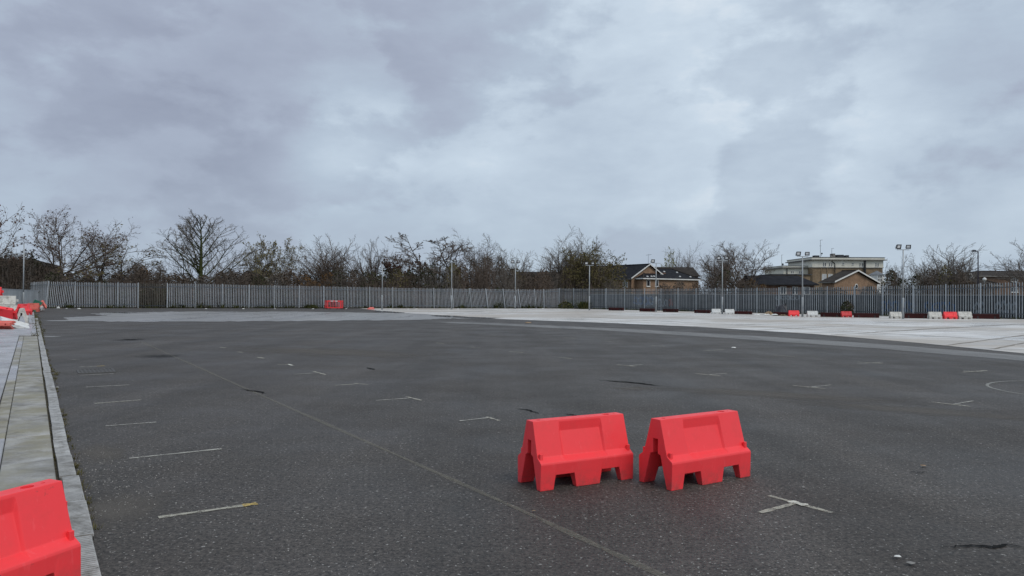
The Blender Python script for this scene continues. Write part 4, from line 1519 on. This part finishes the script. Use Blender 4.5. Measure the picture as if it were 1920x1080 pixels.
dish(eD, xD(1567.8), 2.5, zD(478.3), .34, 'grey_trim'); dish(eD, xD(1548.3), 2.4, zD(474.6), .22, 'pipe')
for a, b, h_ in ((1577, 1582.5, 1.2), (1586.5, 1599, .9), (1603.5, 1609, .8), (1543, 1552, .7)):
    mb = MB(); mb.box((xD(a), 5, zp + .1), (xD(b), 6.5, zp + .1 + h_)); mb.build('roof_plant', M['flat_roof' if h_ < 1.1 else 'grey_trim'], eD)
eW, WW = cam_house('apartment_wing', 'lower cream wing at the left of the apartment block', 'building', 1469.5, 1523, 188)
X0W = P(1469.5, 560, 188).x
zW = lambda py: P(1500, py, 188).z
xW = lambda px: P(px, 505, 188).x - X0W
mb = MB(); mb.box((0, 0, 0), (WW, 14, zW(514))); mb.build('brick_wall', M['brick_b'], eW)
mb = MB(); mb.box((-.1, -.1, zW(514) + .002), (WW, 14.1, zW(503))); mb.build('cream_storey', M['cream'], eW)
mb = MB(); mb.box((-.7, -.7, zW(503) + .002), (WW, 14.6, zW(501))); mb.build('cornice', M['grey_trim'], eW)
mb = MB(); mb.box((-.3, -.3, zW(501) + .002), (WW, 14.3, zW(498.8))); mb.build('parapet', M['cream'], eW)
mb = MB(); mb.box((-.4, -.4, zW(498.8) + .002), (WW, 14.4, zW(498.2))); mb.build('roof_edge', M['flat_roof'], eW)
for a in (1482.6, 1485.8, 1498, 1501.2):
    window(eW, xW(a), xW(a + 2.1), zW(513.2), zW(508.3), -.1, 'x', 1)
mb = MB(); mb.tube([(xW(1475), -.25, zW(503)), (xW(1475), -.25, 3)], [.1, .1], 8); mb.build('downpipe', M['pipe'], eW)
mb = MB(); mb.tube([(.2, 2, zW(498)), (.2, 2, zW(477.5))], [.05, .035], 6); mb.tube([(.1, 2, zW(477.5)), (.6, 2, zW(477.2))], [.03, .03], 6); mb.build('aerial', M['pipe'], eW)
dish(eW, .3, 1.6, zW(495.3), .26, 'pipe')
eV, WV = cam_house('low_building', 'low grey flat roofed block in front of the cream wing', 'building', 1447, 1519, 168)
mb = MB(); mb.box((0, 0, 0), (WV, 8, P(1480, 515.5, 168).z)); mb.build('wall', M['brick_b'], eV)
mb = MB(); mb.box((-.3, -.3, P(1480, 515.5, 168).z + .002), (WV + .3, 8.3, P(1480, 513.8, 168).z)); mb.build('roof', M['flat_roof'], eV)

# gabled house in front of the apartments
cE = P(1564, 560, 120); cE.z = 0
zeE = P(1564, 529.5, 120).z; aE = cE + V * 6.2
zaE = P(1604, 509.5, aE.y).z
hE = gable_house('brick_house', 'brick house with wide low white edged gable in front of the apartment block', cE, YA, 12.2, 2.2, zeE, zaE, 'brick_a', 'tile_brown', ov=.4)
mb = MB(); rz_ = zeE - .55
mb.tube([(6.1, -.01, rz_), (6.1, -.09, rz_)], [.42, .42], 16); rw = mb.build('round_window', M['white_trim'], hE)
mb = MB(); mb.tube([(6.1, -.091, rz_), (6.1, -.10, rz_)], [.30, .30], 16); mb.build('pane', M['glass'], rw)

# white bay tower
eF, WF = cam_house('bay_tower', 'white windowed bay tower with grey slate cap beside the gabled house', 'building', 1638, 1661.5, 150)
zF = lambda py: P(1650, py, 150).z
ch = .75
oct_ = [(ch, 0), (WF - ch, 0), (WF, ch), (WF, WF - ch), (WF - ch, WF), (ch, WF), (0, WF - ch), (0, ch)]
mb = MB(); mb.prism(oct_, 0, zF(515.4)); mb.build('wall', M['white_trim'], eF)
mb = MB(); c_ = (WF / 2, WF / 2, zF(507)); oe = [(WF / 2 + (x - WF / 2) * 1.18, WF / 2 + (y - WF / 2) * 1.18, zF(515.2)) for x, y in oct_]
for k in range(8):
    mb.face([oe[k], oe[(k + 1) % 8], c_])
mb.face(oe[::-1]); mb.build('roof', M['slate'], eF)
for z0, z1 in ((521.3, 516.2), (527.8, 522.4)):
    for k in range(3):
        x0 = ch + .04 + (WF - 2 * ch - .08) * k / 3
        window(eF, x0 + .02, x0 + (WF - 2 * ch - .08) / 3 - .02, zF(z0), zF(z1), 0, 'x', 1, sill=False)
mb = MB(); mb.box((.1, -.06, zF(532)), (WF - .1, -.002, zF(528.6))); mb.build('panel', M['cream'], eF)

# brown hipped house on the far right
cG = P(1832, 560, 150); cG.z = 0
zG = P(1832, 517, 150).z
hG = hip_house('brick_house', 'brown brick house with dark hipped roof on the far right', cG, R(4), 21.0, 12.0, zG, zG + 1.15, 5.0, 17.0, 'brick_c', 'tile_brown', trim='grey_trim')
for xx in (7.2, 10.1, 13.0, 16.2):
    window(hG, xx, xx + 1.5, zG - 1.2, zG - .35, 0, 'x', 3)
    window(hG, xx, xx + 1.5, zG - 3.3, zG - 2.3, 0, 'x', 3)
cG2 = P(1812, 560, 118); cG2.z = 0
e2 = hip_house('low_building', 'small brown roofed building over the right fence left of the hooked lamp', cG2, R(10), 6.0, 6.0, P(1812, 534, 118).z, P(1812, 521, 121).z, 1.6, 4.4, 'brick_c', 'tile_brown', trim='grey_trim')
e2['category'] = 'building'

# dim buildings beyond the trees
hL = hip_house('brick_house', 'dark brick building behind the trees at the far left', P(-60, 560, 135) * 1.0, R(10), 12.0, 9.0, P(0, 497, 135).z, P(0, 486, 138).z, 4.5, 9.0, 'brick_c', 'tile_brown', trim='grey_trim')
hL.location.z = 0
for xx, zz in ((6.4, 4.6), (9.2, 4.6), (6.4, 1.8), (9.2, 1.8)):
    window(hL, xx, xx + 1.3, zz, zz + 1.1, 0, 'x', 2)
eK, WK = cam_house('rendered_house', 'pale rendered house glimpsed through the trees left of the pale leafed tree', 'house', 452, 492, 140)
zK = P(470, 519, 140).z
mb = MB(); mb.box((0, 0, 0), (WK, 7, zK)); mb.build('wall', M['cream'], eK)
mb = MB(); quad_slab(mb, (-.3, -.3, zK - .05), (WK + .3, -.3, zK - .05), (WK + .3, 3.5, zK + 1.3), (-.3, 3.5, zK + 1.3), .15); quad_slab(mb, (-.3, 7.3, zK - .05), (WK + .3, 7.3, zK - .05), (WK + .3, 3.5, zK + 1.3), (-.3, 3.5, zK + 1.3), .15)
mb.build('roof', M['tile_brown'], eK)
for k in (.2, .6):
    window(eK, WK * k, WK * k + 1.1, zK - 1.9, zK - .6, 0, 'x', 2)
eN, WN = cam_house('low_building', 'long dark roofed building hidden behind the thicket at the far corner', 'building', 962, 1090, 150)
zN = P(1020, 520, 150).z; zN2 = P(1020, 509.5, 154).z
mb = MB(); mb.box((0, 0, 0), (WN, 9, zN)); mb.build('wall', M['brick_c'], eN)
mb = MB(); quad_slab(mb, (-.3, -.3, zN), (WN + .3, -.3, zN), (WN + .3, 4.5, zN2), (-.3, 4.5, zN2), .15); quad_slab(mb, (-.3, 9.3, zN), (WN + .3, 9.3, zN), (WN + .3, 4.5, zN2), (-.3, 4.5, zN2), .15)
mb.build('roof', M['tile_dark'], eN)

# ------------------------------------------------------------------ trees
def perp(d, rnd):
    v = Vector((rnd.uniform(-1, 1), rnd.uniform(-1, 1), rnd.uniform(-1, 1)))
    v = v - d * v.dot(d)
    return v.normalized() if v.length > 1e-4 else Vector((1, 0, 0))


def grow(seed, H, W, style, leaf=0.0, leafsize=.16, lean=(0, 0), dens=1.0, trunk_r=None):
    rnd = random.Random(seed)
    tr, cr, lv = MB(), MB(), MB()
    st = {'vase': dict(nch=[11, 8, 6, 5], ang=[(18, 62), (25, 60), (25, 65), (25, 70)], ratio=[.95, .58, .5, .5], trop=[.0, .05, .04, .03, .02], wand=[.05, .14, .2, .25, .3], start=[.55, .25, .2, .15]),
          'cone': dict(nch=[36, 8, 6, 4], ang=[(35, 62), (25, 50), (25, 55), (25, 60)], ratio=[.52, .5, .5, .5], trop=[.02, .10, .07, .05, .03], wand=[.03, .08, .12, .18, .2], start=[.12, .2, .15, .15]),
          'twist': dict(nch=[8, 8, 6, 6], ang=[(25, 75), (30, 80), (30, 80), (30, 85)], ratio=[1.0, .62, .52, .45], trop=[.0, .0, .0, .0, .0], wand=[.12, .28, .38, .42, .45], start=[.5, .2, .15, .1]),
          'upright': dict(nch=[16, 8, 6, 5], ang=[(4, 34), (14, 38), (18, 45), (20, 50)], ratio=[1.0, .55, .5, .45], trop=[.02, .06, .06, .05, .04], wand=[.05, .09, .13, .18, .2], start=[.0, .18, .15, .15]),
          'sparse': dict(nch=[12, 7, 5, 3], ang=[(25, 60), (25, 50), (25, 55), (25, 60)], ratio=[.42, .55, .5, .5], trop=[.0, .06, .05, .03, .02], wand=[.06, .09, .12, .15, .2], start=[.35, .15, .15, .15])}[style]
    tl = {'vase': .34, 'cone': 1.0, 'twist': .30, 'upright': .10, 'sparse': .95}[style] * H
    r0 = trunk_r or H * (.021 if style != 'sparse' else .0075)
    nseg = [8, 6, 4, 3, 2]; sides = [8, 5, 4, 3, 3]

    def br(lev, p, d, L, r):
        n = nseg[lev]; pts = [p.copy()]; q = p.copy(); dd = d.copy()
        for i in range(n):
            dd = (dd + Vector((rnd.gauss(0, 1), rnd.gauss(0, 1), rnd.gauss(0, .6))) * st['wand'][lev] + Vector((0, 0, st['trop'][lev]))).normalized()
            q = q + dd * (L / n); pts.append(q.copy())
        end = .25 if lev > 0 else (.12 if style in ('cone', 'sparse') else .75)
        rads = [max(.010, r * (1 - (1 - end) * i / n)) for i in range(n + 1)]
        if lev == 0:
            rads[0] *= 1.35
        (tr if lev <= 1 else cr).tube(pts, rads, sides[lev], cap=lev == 0)
        if lev == 4 or (lev == 3 and rnd.random() < .15):
            if rnd.random() < leaf:
                for _ in range(rnd.randint(1, 3)):
                    c = pts[-1] + Vector((rnd.gauss(0, .12), rnd.gauss(0, .12), rnd.gauss(0, .12)))
                    a = perp(Vector((0, 0, 1)), rnd) * leafsize * rnd.uniform(.5, 1.1); b = Vector((rnd.gauss(0, .4), rnd.gauss(0, .4), 1)).normalized() * leafsize * rnd.uniform(.4, .9)
                    lv.face([c - a, c - b, c + a, c + b])
        if lev >= 4:
            return
        k = st['nch'][lev]
        if style == 'cone' and lev == 1:
            k = 1.5 + k * L / (.5 * H)
        k = max(2, int(round(k * (dens if lev >= 1 else 1) * rnd.uniform(.8, 1.25))))
        for j in range(k):
            s = st['start'][lev]
            t = s + (1 - s) * ((j + rnd.random()) / k)
            if style == 'upright' and lev == 0:
                t = rnd.random()
            f = t * n; i0 = min(int(f), n - 1); c = pts[i0].lerp(pts[i0 + 1], f - i0)
            ax = (pts[i0 + 1] - pts[i0]).normalized()
            a = R(rnd.uniform(*st['ang'][lev])) * ((1.15 - .6 * t) if style == 'cone' and lev == 0 else 1)
            nd = (ax * math.cos(a) + perp(ax, rnd) * math.sin(a)).normalized()
            if lev >= 1 and nd.z < -.15:
                nd.z *= -.4; nd.normalize()
            if lev == 0:
                if style == 'cone':
                    nl = H * (.50 * (1 - t) + .16) * rnd.uniform(.75, 1.15)
                elif style == 'sparse':
                    nl = H * .42 * (1.15 - t) * rnd.uniform(.6, 1.2)
                else:
                    nl = (H - tl) * st['ratio'][0] * rnd.uniform(.75, 1.1)
            else:
                nl = L * st['ratio'][lev] * rnd.uniform(.65, 1.2) * (1.15 - .55 * t)
            rr = rads[i0] * (.62 if lev == 0 and style in ('vase', 'twist', 'upright') else .42) * rnd.uniform(.75, 1.05)
            rr = max(rr, (.062, .034, .019, .011)[lev] * (.6 if style == 'sparse' else 1))
            br(lev + 1, c, nd, nl, rr)
    br(0, Vector((0, 0, -.2)), Vector((lean[0], lean[1], 1)).normalized(), tl, r0)
    allv = tr.v + cr.v
    xs = sorted(v[0] for v in allv); zs = sorted(v[2] for v in allv)
    m = len(xs)
    w0 = xs[int(m * .97)] - xs[int(m * .03)]; h0 = zs[int(m * .985)]
    sx, sz = W / max(w0, .1), H / max(h0, .1)
    for mb in (tr, cr, lv):
        mb.v = [(x * sx, y * sx, z * sz) for x, y, z in mb.v]
    return tr, cr, lv


def tree(px, d, ytop, wpx, style, seed, label, twig='twig', bark='bark', leafmat_=None, leaf=0.0, leafsize=.16, lean=(0, 0), dens=1.0, name='bare_tree', ry=0.0, tr_r=None):
    b = P(px, 560, d)
    H = P(px, ytop, d).z; W = wpx * d / F
    tr, cr, lv = grow(seed, H, W, style, leaf, leafsize, lean, dens, tr_r)
    e = empty(name, (b.x, d, -.02)); e.rotation_euler = (0, ry, 0)
    tag(e, label, 'tree')
    tr.build('trunk', M[bark], e, True)
    co = cr.build('crown', M[twig], e, False)
    if lv.f:
        lv.build('leaves', M[leafmat_], co)
    return e


def dl(px, off):
    return on_line(FL0, FL1, px).y + off


def dr(px, off):
    return on_line(FL1, FR2, px).y + off


tree(-42, 92, 384, 136, 'vase', 11, 'tree with brown leaf clumps reaching in from the left edge', 'twig', 'bark', 'leaf_red', .22, .15, name='broadleaf_tree', dens=.85)
tree(116, dl(118, 8), 398, 150, 'vase', 12, 'large spreading tree with sparse russet leaves above the leaning fence pales', 'twig', 'bark', 'leaf_red', .16, .11, name='broadleaf_tree', dens=1.1)
tree(200, dl(200, 6), 436, 128, 'twist', 13, 'twisted tree right of the large russet leaved tree', 'twig', 'bark', 'leaf_olive', .16, .13, name='broadleaf_tree')
tree(376, dl(376, 7), 404, 150, 'cone', 14, 'tall conical bare tree with green ivy clad trunk', 'twig_grey', 'bark_ivy', tr_r=.30, dens=.85)
tree(497, dl(497, 9), 452, 62, 'twist', 15, 'pale leafed twisted tree, left of two, behind the back fence', 'twig_grey', 'bark', 'leaf_pale', .40, .14, name='broadleaf_tree')
tree(535, dl(535, 10), 455, 70, 'twist', 16, 'pale leafed twisted tree with light stem, right of two', 'twig_grey', 'bark', 'leaf_pale', .38, .14, name='broadleaf_tree')
tree(628, dl(628, 8), 456, 92, 'upright', 17, 'bare upright tree above the red pedestrian barrier')
tree(694, dl(694, 9), 456, 80, 'upright', 18, 'bare fan shaped tree left of the plain pole', dens=.9)
tree(741, dl(741, 14), 477, 50, 'upright', 19, 'small bare tree just right of the plain pole', 'twig_grey', dens=.8)
tree(838, dl(838, 6), 443, 95, 'sparse', 20, 'thin leaning bare tree left of the leaning fence post', lean=(-.35, 0))
tree(868, dl(868, 5), 442, 85, 'sparse', 21, 'thin crooked bare tree right of the floodlight post by the leaning fence', lean=(-.16, 0))
tree(905, dl(905, 14), 447, 92, 'vase', 22, 'rounded bare grey tree behind the leaning fence', 'twig_grey', dens=1.05)
tree(968, dl(968, 16), 477, 70, 'upright', 23, 'low bare tree behind the floodlight post left of the corner', 'twig_grey', dens=.9)
tree(1052, 124, 450, 100, 'upright', 24, 'tall many stemmed bare tree at the far corner of the yard', 'twig_pale', dens=1.1)
tree(1100, 117, 472, 82, 'upright', 25, 'olive leafed bushy tree right of the many stemmed one', 'twig', 'bark', 'leaf_olive', .75, .15, name='broadleaf_tree')
tree(1253, 165, 472, 24, 'upright', 26, 'slim yellow green leafed tree behind the hipped roof', 'twig_grey', 'bark', 'leaf_lime', .6, .26, name='broadleaf_tree', dens=.6)
tree(1285, 168, 466, 62, 'upright', 27, 'bare tree rising behind the brown roof', 'twig_pale', dens=.9)
tree(1350, 118, 466, 62, 'upright', 28, 'bare grey tree behind the floodlight post between the white barriers', 'twig_grey')
tree(1392, 112, 458, 112, 'vase', 29, 'large bare tree left of the long slate roof', 'twig', dens=1.05)
tree(1463, 215, 505, 34, 'upright', 30, 'tiny distant bare tree left of the cream wing', 'twig_grey', dens=.6)
tree(1690, 102, 480, 52, 'vase', 31, 'bare tree behind the tall floodlight post right of the apartments', 'twig_pale', dens=.75)
tree(1738, 108, 486, 56, 'upright', 32, 'bare tree left of the large many stemmed one on the right', 'twig_pale', dens=.85)
tree(1786, 100, 468, 92, 'upright', 33, 'large many stemmed bare tree left of the dark street lamp', 'twig_pale', dens=.85)
tree(1946, 96, 460, 84, 'vase', 34, 'bare tree at the right edge of the picture', 'twig_pale', dens=.8)
tree(300, dl(300, 16), 490, 70, 'twist', 35, 'low tangled bare tree above the dull fence bay', 'twig')
tree(438, dl(438, 12), 492, 80, 'twist', 36, 'low tangled dark tree right of the conical tree', 'twig')
tree(770, dl(770, 12), 486, 70, 'twist', 37, 'low dark crooked tree between the plain pole and the thin leaning tree', 'twig', 'bark', 'leaf_red', .4, .18, name='broadleaf_tree')
tree(60, dl(87, 12), 496, 80, 'twist', 38, 'low dark tree behind the plain pole at the left', 'twig', 'bark', 'leaf_dark', .6, .2, name='broadleaf_tree')

# undergrowth and thicket
def clump(mb, px, d, ytop, wpx, mi, rnd, n=700, size=.17, twigs=60, tmi=None):
    b = P(px, 560, d); H = max(1.0, P(px, ytop, d).z); W = wpx * d / F / 2
    ph = rnd.uniform(0, 50)
    for _ in range(n):
        # random point in a lumpy half ellipsoid, denser near its surface
        a = rnd.uniform(0, 2 * math.pi); zt = rnd.random(); rr = rnd.random() ** .35
        prof = (1 - zt ** 2.4) ** .5 * (.75 + .25 * math.sin(min(1, zt * 3) * 1.57))
        lum = 1 + .38 * mnoise.noise(Vector((math.cos(a) * 1.3 + ph, math.sin(a) * 1.3, zt * 2.6)))
        c = Vector((b.x + math.cos(a) * W * prof * rr * lum, d + math.sin(a) * min(W, 2.2) * prof * rr * lum, zt * H * (.86 + .2 * lum - .06)))
        s = size * rnd.uniform(.5, 1.25)
        u1 = perp(Vector((0, 0, 1)), rnd) * s
        v1 = Vector((rnd.gauss(0, .5), rnd.gauss(0, .5), rnd.gauss(0, 1))).normalized() * s * .7
        mb.face([c - u1, c - v1, c + u1, c + v1], mi)
    for _ in range(twigs):
        a = rnd.uniform(0, 2 * math.pi); k = rnd.random() ** .5 * .9
        x, y = b.x + math.cos(a) * W * k, d + math.sin(a) * min(W, 2) * k
        z1 = H * (1 - k * k) ** .5 * rnd.uniform(.8, 1.12)
        p0 = Vector((b.x + math.cos(a) * W * k * .5, y, H * .1)); p1 = Vector((x, y, z1)); pm = p0.lerp(p1, .55) + Vector((rnd.gauss(0, .25), 0, rnd.gauss(0, .2)))
        mb.tube([p0, pm, p1], [.035, .024, .010], 3, tmi if tmi is not None else mi, False)
        for _ in range(3):
            q = pm.lerp(p1, rnd.uniform(.2, .95)); e_ = q + Vector((rnd.gauss(0, .4), rnd.gauss(0, .3), abs(rnd.gauss(.3, .3))))
            mb.tube([q, e_], [.016, .009], 3, tmi if tmi is not None else mi, False)


TM = ['leaf_dark', 'leaf_brown', 'leaf_grey', 'leaf_olive', 'leaf_orange', 'twig', 'twig_grey']
rnd = random.Random(77)
mb = MB()
prof = [(-20, 464, 1), (2, 474, 0), (16, 466, 2), (30, 474, 0), (44, 468, 2), (60, 480, 0), (80, 492, 2), (105, 503, 0), (135, 505, 2), (165, 508, 0), (195, 512, 0), (222, 506, 2), (250, 488, 3), (272, 498, 4), (300, 506, 2), (328, 506, 1),
        (352, 512, 2), (382, 512, 0), (410, 505, 2), (435, 500, 1), (462, 508, 0), (490, 512, 0), (515, 504, 2), (545, 498, 1), (566, 506, 4), (588, 514, 4), (610, 504, 4), (635, 497, 0), (662, 500, 2),
        (690, 504, 0), (715, 505, 0), (742, 502, 3), (768, 500, 0), (795, 492, 0), (820, 483, 0), (845, 488, 3), (868, 490, 1), (890, 480, 2), (915, 474, 2), (940, 484, 2), (965, 498, 3), (992, 505, 2), (1018, 500, 1),
        (1042, 497, 2), (1068, 494, 3), (1094, 498, 3), (1118, 500, 3), (1140, 508, 3)]
for px, yt, c in prof:
    for k in range(2):
        off = 3.5 + k * 4 + rnd.uniform(-.8, .8)
        d = dl(px, off) if px > 87 and px < 1040 else (96 + k * 4 if px <= 87 else 116 + k * 4)
        clump(mb, px + rnd.uniform(-6, 6), d, yt + (9 if k == 0 else 3) + rnd.uniform(-3, 4), 52, c if rnd.random() < .75 else 2, rnd, 700, .135, 95, 5 if rnd.random() < .6 else 6)
for px in range(100, 1045, 13):                       # low dark scrub close behind the back fence
    clump(mb, px + rnd.uniform(-4, 4), dl(px, 1.7), 541 + rnd.uniform(-3, 8), 24, rnd.choice((0, 0, 2, 1)), rnd, 260, .13, 12, 5)
for px, yt, c in ((1245, 528, 2), (1275, 526, 2), (1305, 527, 1), (1335, 516, 2), (1362, 504, 0), (1385, 506, 2), (1408, 520, 4), (1430, 530, 4), (1668, 508, 0), (1695, 520, 0), (1718, 512, 0),
                  (1745, 502, 2), (1772, 498, 3), (1798, 504, 2), (1818, 524, 1), (1850, 530, 2), (1535, 536, 0), (1570, 537, 2), (1630, 534, 2)):
    clump(mb, px, dr(px, 14), yt + 3, 46, c, rnd, 420, .13, 90, 5 if rnd.random() < .5 else 6)
th = mb.build('thicket', [M[k] for k in TM]); struct(th, 'stuff')
th['label'] = 'dark tangled undergrowth and bushes behind the palisade fences'; th['category'] = 'undergrowth'

# shrubs that stand out
def shrub(px, d, yb, ytop, wpx, mat, label, n=900, size=.12, seed=1, twigm='twig'):
    mb = MB(); rnd = random.Random(seed)
    clump(mb, px, d, ytop, wpx, 0, rnd, n, size, 10, 1)
    b = P(px, 560, d)
    e = empty('shrub', (b.x, d, 0)); tag(e, label, 'shrub')
    lf, tw = MB(), MB()
    for f, m_ in zip(mb.f, mb.mi):
        t = lf if m_ == 0 else tw
        t.face([(mb.v[i][0] - b.x, mb.v[i][1] - d, mb.v[i][2]) for i in f])
    lf.build('foliage', M[mat], e); tw.build('stems', M[twigm], e)


shrub(1588, dr(1588, -1.3), 595, 565, 26, 'leaf_dark', 'dark green shrub growing through the right fence over the weathered red barrier', 520, .10, 5)
shrub(1158, 122, 570, 498, 54, 'leaf_olive', 'loose olive bush hiding the left end of the gabled brick house', 1100, .15, 6)
shrub(1120, 119, 570, 486, 46, 'leaf_pale', 'pale olive bush right of the floodlight post at the far corner', 900, .15, 7)
shrub(847, dl(847, 4), 570, 497, 24, 'leaf_lime', 'yellow green bush behind the floodlight post by the leaning fence', 300, .13, 8)
shrub(1672, 110, 570, 506, 40, 'leaf_dark', 'dark evergreen right of the white bay tower', 700, .16, 9)
shrub(1060, 106, 577, 567, 30, 'weed', 'dark bramble clump at the far corner of the yard', 420, .12, 10)

# ------------------------------------------------------------------ weeds and litter
rnd = random.Random(5)
mb = MB()


def tuft(mb, c, r, h, n, mi=0):
    for _ in range(n):
        a = rnd.uniform(0, 6.28); k = rnd.random() * r
        p = Vector((c[0] + math.cos(a) * k, c[1] + math.sin(a) * k, c[2])); l = h * rnd.uniform(.4, 1.1)
        t = p + Vector((math.cos(a) * l * rnd.uniform(.2, .9), math.sin(a) * l * rnd.uniform(.2, .9), l))
        w_ = Vector((-math.sin(a), math.cos(a), 0)) * max(.004, h * .10)
        mb.face([p - w_, p + w_, t], mi)


for s in range(260):
    t = rnd.random(); q = FL0.lerp(FL1, t) + nin * rnd.uniform(-.3, .5)
    big = rnd.random() < .18
    tuft(mb, (q.x, q.y, 0), .5 if big else .25, (.75 if big else .28) * rnd.uniform(.6, 1.2), 26 if big else 14)
for s in range(170):
    q = FL1.lerp(FR2, rnd.random()) - wn_ * rnd.uniform(-.5, .35)
    tuft(mb, (q.x, q.y, 0), .28, .25 * rnd.uniform(.6, 1.4), 14)
for px, yb, hh in ((500, 577.5, .5), (512, 577.5, .6), (580, 578, .6), (590, 578.5, .4), (935, 578, 1.0), (1080, 578.5, 1.3), (1095, 579.5, 1.2), (1065, 578, 1.4), (250, 577, .8), (228, 577, .8)):
    for _ in range(5):
        q = G(px + rnd.uniform(-8, 8), yb); tuft(mb, (q.x, q.y, 0), .5, hh, 30)
wd = mb.build('fence_weeds', M['weed']); struct(wd, 'stuff')
mb = MB()
for s in range(190):
    u0 = rnd.uniform(-2, 30); side_ = rnd.choice((-.155, .012, .02, .03))
    q = YD(u0, side_ + rnd.uniform(-.012, .02), .01)
    tuft(mb, q, .05, .035 * rnd.uniform(.5, 1.6), 10)
for u0, v0 in ((.55, .01), (.45, -.02), (.2, .02), (.08, .0), (-.25, .03), (1.15, -.15), (1.05, -.15), (-.9, .02), (-.4, .0), (4.1, .02), (9.5, .05), (10.2, .08), (11, .04), (10.6, .1), (2.3, .01), (3.2, .0)):
    for _ in range(4):
        q = YD(u0 + rnd.uniform(-.1, .1), v0 + rnd.uniform(-.025, .025), .012); tuft(mb, q, .06, .034, 14)
for s in range(160):
    q = YD(rnd.uniform(26, 62), rnd.uniform(-.35, .12), .02); tuft(mb, q, .12, .09 * rnd.uniform(.5, 1.5), 10)
kw = mb.build('kerb_weeds', M['moss']); struct(kw, 'stuff')

# loose grit and chippings
mb = MB()
for s in range(900):
    if s < 420:
        q = YD(rnd.gauss(-.2, .9), abs(rnd.gauss(.0, .35)) + .03)
    else:
        q = G(rnd.uniform(150, 1900), rnd.uniform(720, 1079))
    r_ = rnd.uniform(.003, .009)
    p = [Vector((q.x + math.cos(t) * r_ * rnd.uniform(.7, 1.2), q.y + math.sin(t) * r_ * rnd.uniform(.7, 1.2), .001)) for t in (0, 1.57, 3.14, 4.71)]
    t_ = Vector((q.x, q.y, r_ * 1.1))
    for k in range(4):
        mb.face([p[k], p[(k + 1) % 4], t_])
M['grit'] = leafmat('grit', (.10, .10, .095), (.34, .33, .31))
g_ = mb.build('grit', M['grit']); struct(g_, 'stuff')


def scrap(px, py, size, label, mat='paper', seed=1, group=None, name='paper_scrap', h=.3, cat='litter'):
    rnd2 = random.Random(seed); mb = MB(); n = 7
    q = G(px, py); z0 = .016
    ring = [Vector((math.cos(2 * math.pi * k / n) * size * rnd2.uniform(.6, 1.2), math.sin(2 * math.pi * k / n) * size * rnd2.uniform(.5, 1.0), rnd2.uniform(0, size * .15))) for k in range(n)]
    top = [p * rnd2.uniform(.35, .7) + Vector((0, 0, size * h * rnd2.uniform(.6, 1.3))) for p in ring]
    mb.raw(ring + top, [(k, (k + 1) % n, n + (k + 1) % n, n + k) for k in range(n)] + [tuple(range(n, 2 * n)), tuple(range(n))[::-1]])
    o = mb.build(name, M[mat]); o.location = (q.x, q.y, z0); tag(o, label, cat, group)
    return o


scrap(1683, 1048, .028, 'crumpled white paper on the asphalt near the bottom right corner', 'paper', 1)
scrap(1707, 1060, .03, 'grey crushed scrap beside the white paper at the bottom right', 'grey_trim', 2, h=.1)
scrap(1376, 653.5, .10, 'small white scrap on the asphalt below the row of white barriers', 'paper', 3)
scrap(1731, 876, .035, 'bent pale straw on the asphalt at the right', 'cardboard', 4, h=.15)
scrap(107, 728, .03, 'white bottle top on the asphalt beside the kerb', 'paper', 5)
scrap(990, 606.5, .22, 'pale scrap on the asphalt before the concrete yard', 'cardboard', 6)
scrap(1001, 961, .018, 'small brown leaf on the asphalt in front of the left red barrier', 'cardboard', 7, h=.15)
FG = 'scraps along the foot of the back fence'
for k, (px, py) in enumerate(((115, 578.5), (125, 579), (148, 579.5), (262, 579.4), (386, 579.5), (456, 579.6), (494, 579.7), (515, 579.7), (587, 579.8), (610, 579.9), (649, 579.5), (733, 580.4), (745, 580.3), (765, 580.2),
                              (780, 580.2), (815, 580.3), (840, 580.3), (858, 580), (990, 579.4), (1000, 579.3), (1018, 579.2), (1035, 579.3), (1048, 579.5))):
    scrap(px, py, .09 + .06 * (k % 3), 'small pale scrap of litter at the foot of the back fence', 'paper' if k % 3 else 'cardboard', 20 + k, FG)
scrap(109, 578.4, .24, 'white plastic bag at the foot of the leaning pales on the left', 'paper', 60, h=.9)
scrap(696, 580.6, .5, 'broken orange traffic cone lying before the back fence', 'coral', 61, h=.5, name='crushed_cone', cat='cone')
scrap(1615, 589.5, .5, 'white sack lying on the maroon beam right of the dark shrub', 'paper', 62, h=.5, name='sack', cat='sack').location.z = .36
RG = 'rubbish heap'
scrap(1462, 591, .75, 'black bin bag on top of the rubbish heap by the right fence', 'black_bag', 70, RG, 'rubbish_bag', 1.1, 'bag')
scrap(1470, 590.6, .6, 'dark bag at the right of the rubbish heap', 'black_bag', 71, RG, 'rubbish_bag', 1.5, 'bag')
scrap(1443, 591.2, .6, 'torn brown cardboard in the rubbish heap', 'cardboard', 72, RG, 'cardboard', .5, 'cardboard')
scrap(1452, 592, .5, 'flattened white polystyrene in front of the rubbish heap', 'paper', 73, RG, h=.25)
scrap(1437, 591.5, .4, 'white scrap left of the rubbish heap', 'paper', 74, RG, h=.3)
scrap(1420, 591, .35, 'white scraps strewn furthest left of the rubbish heap', 'paper', 75, RG, h=.25)
scrap(1468, 592.6, .5, 'brown board lying right of the polystyrene', 'cardboard', 76, RG, h=.2)
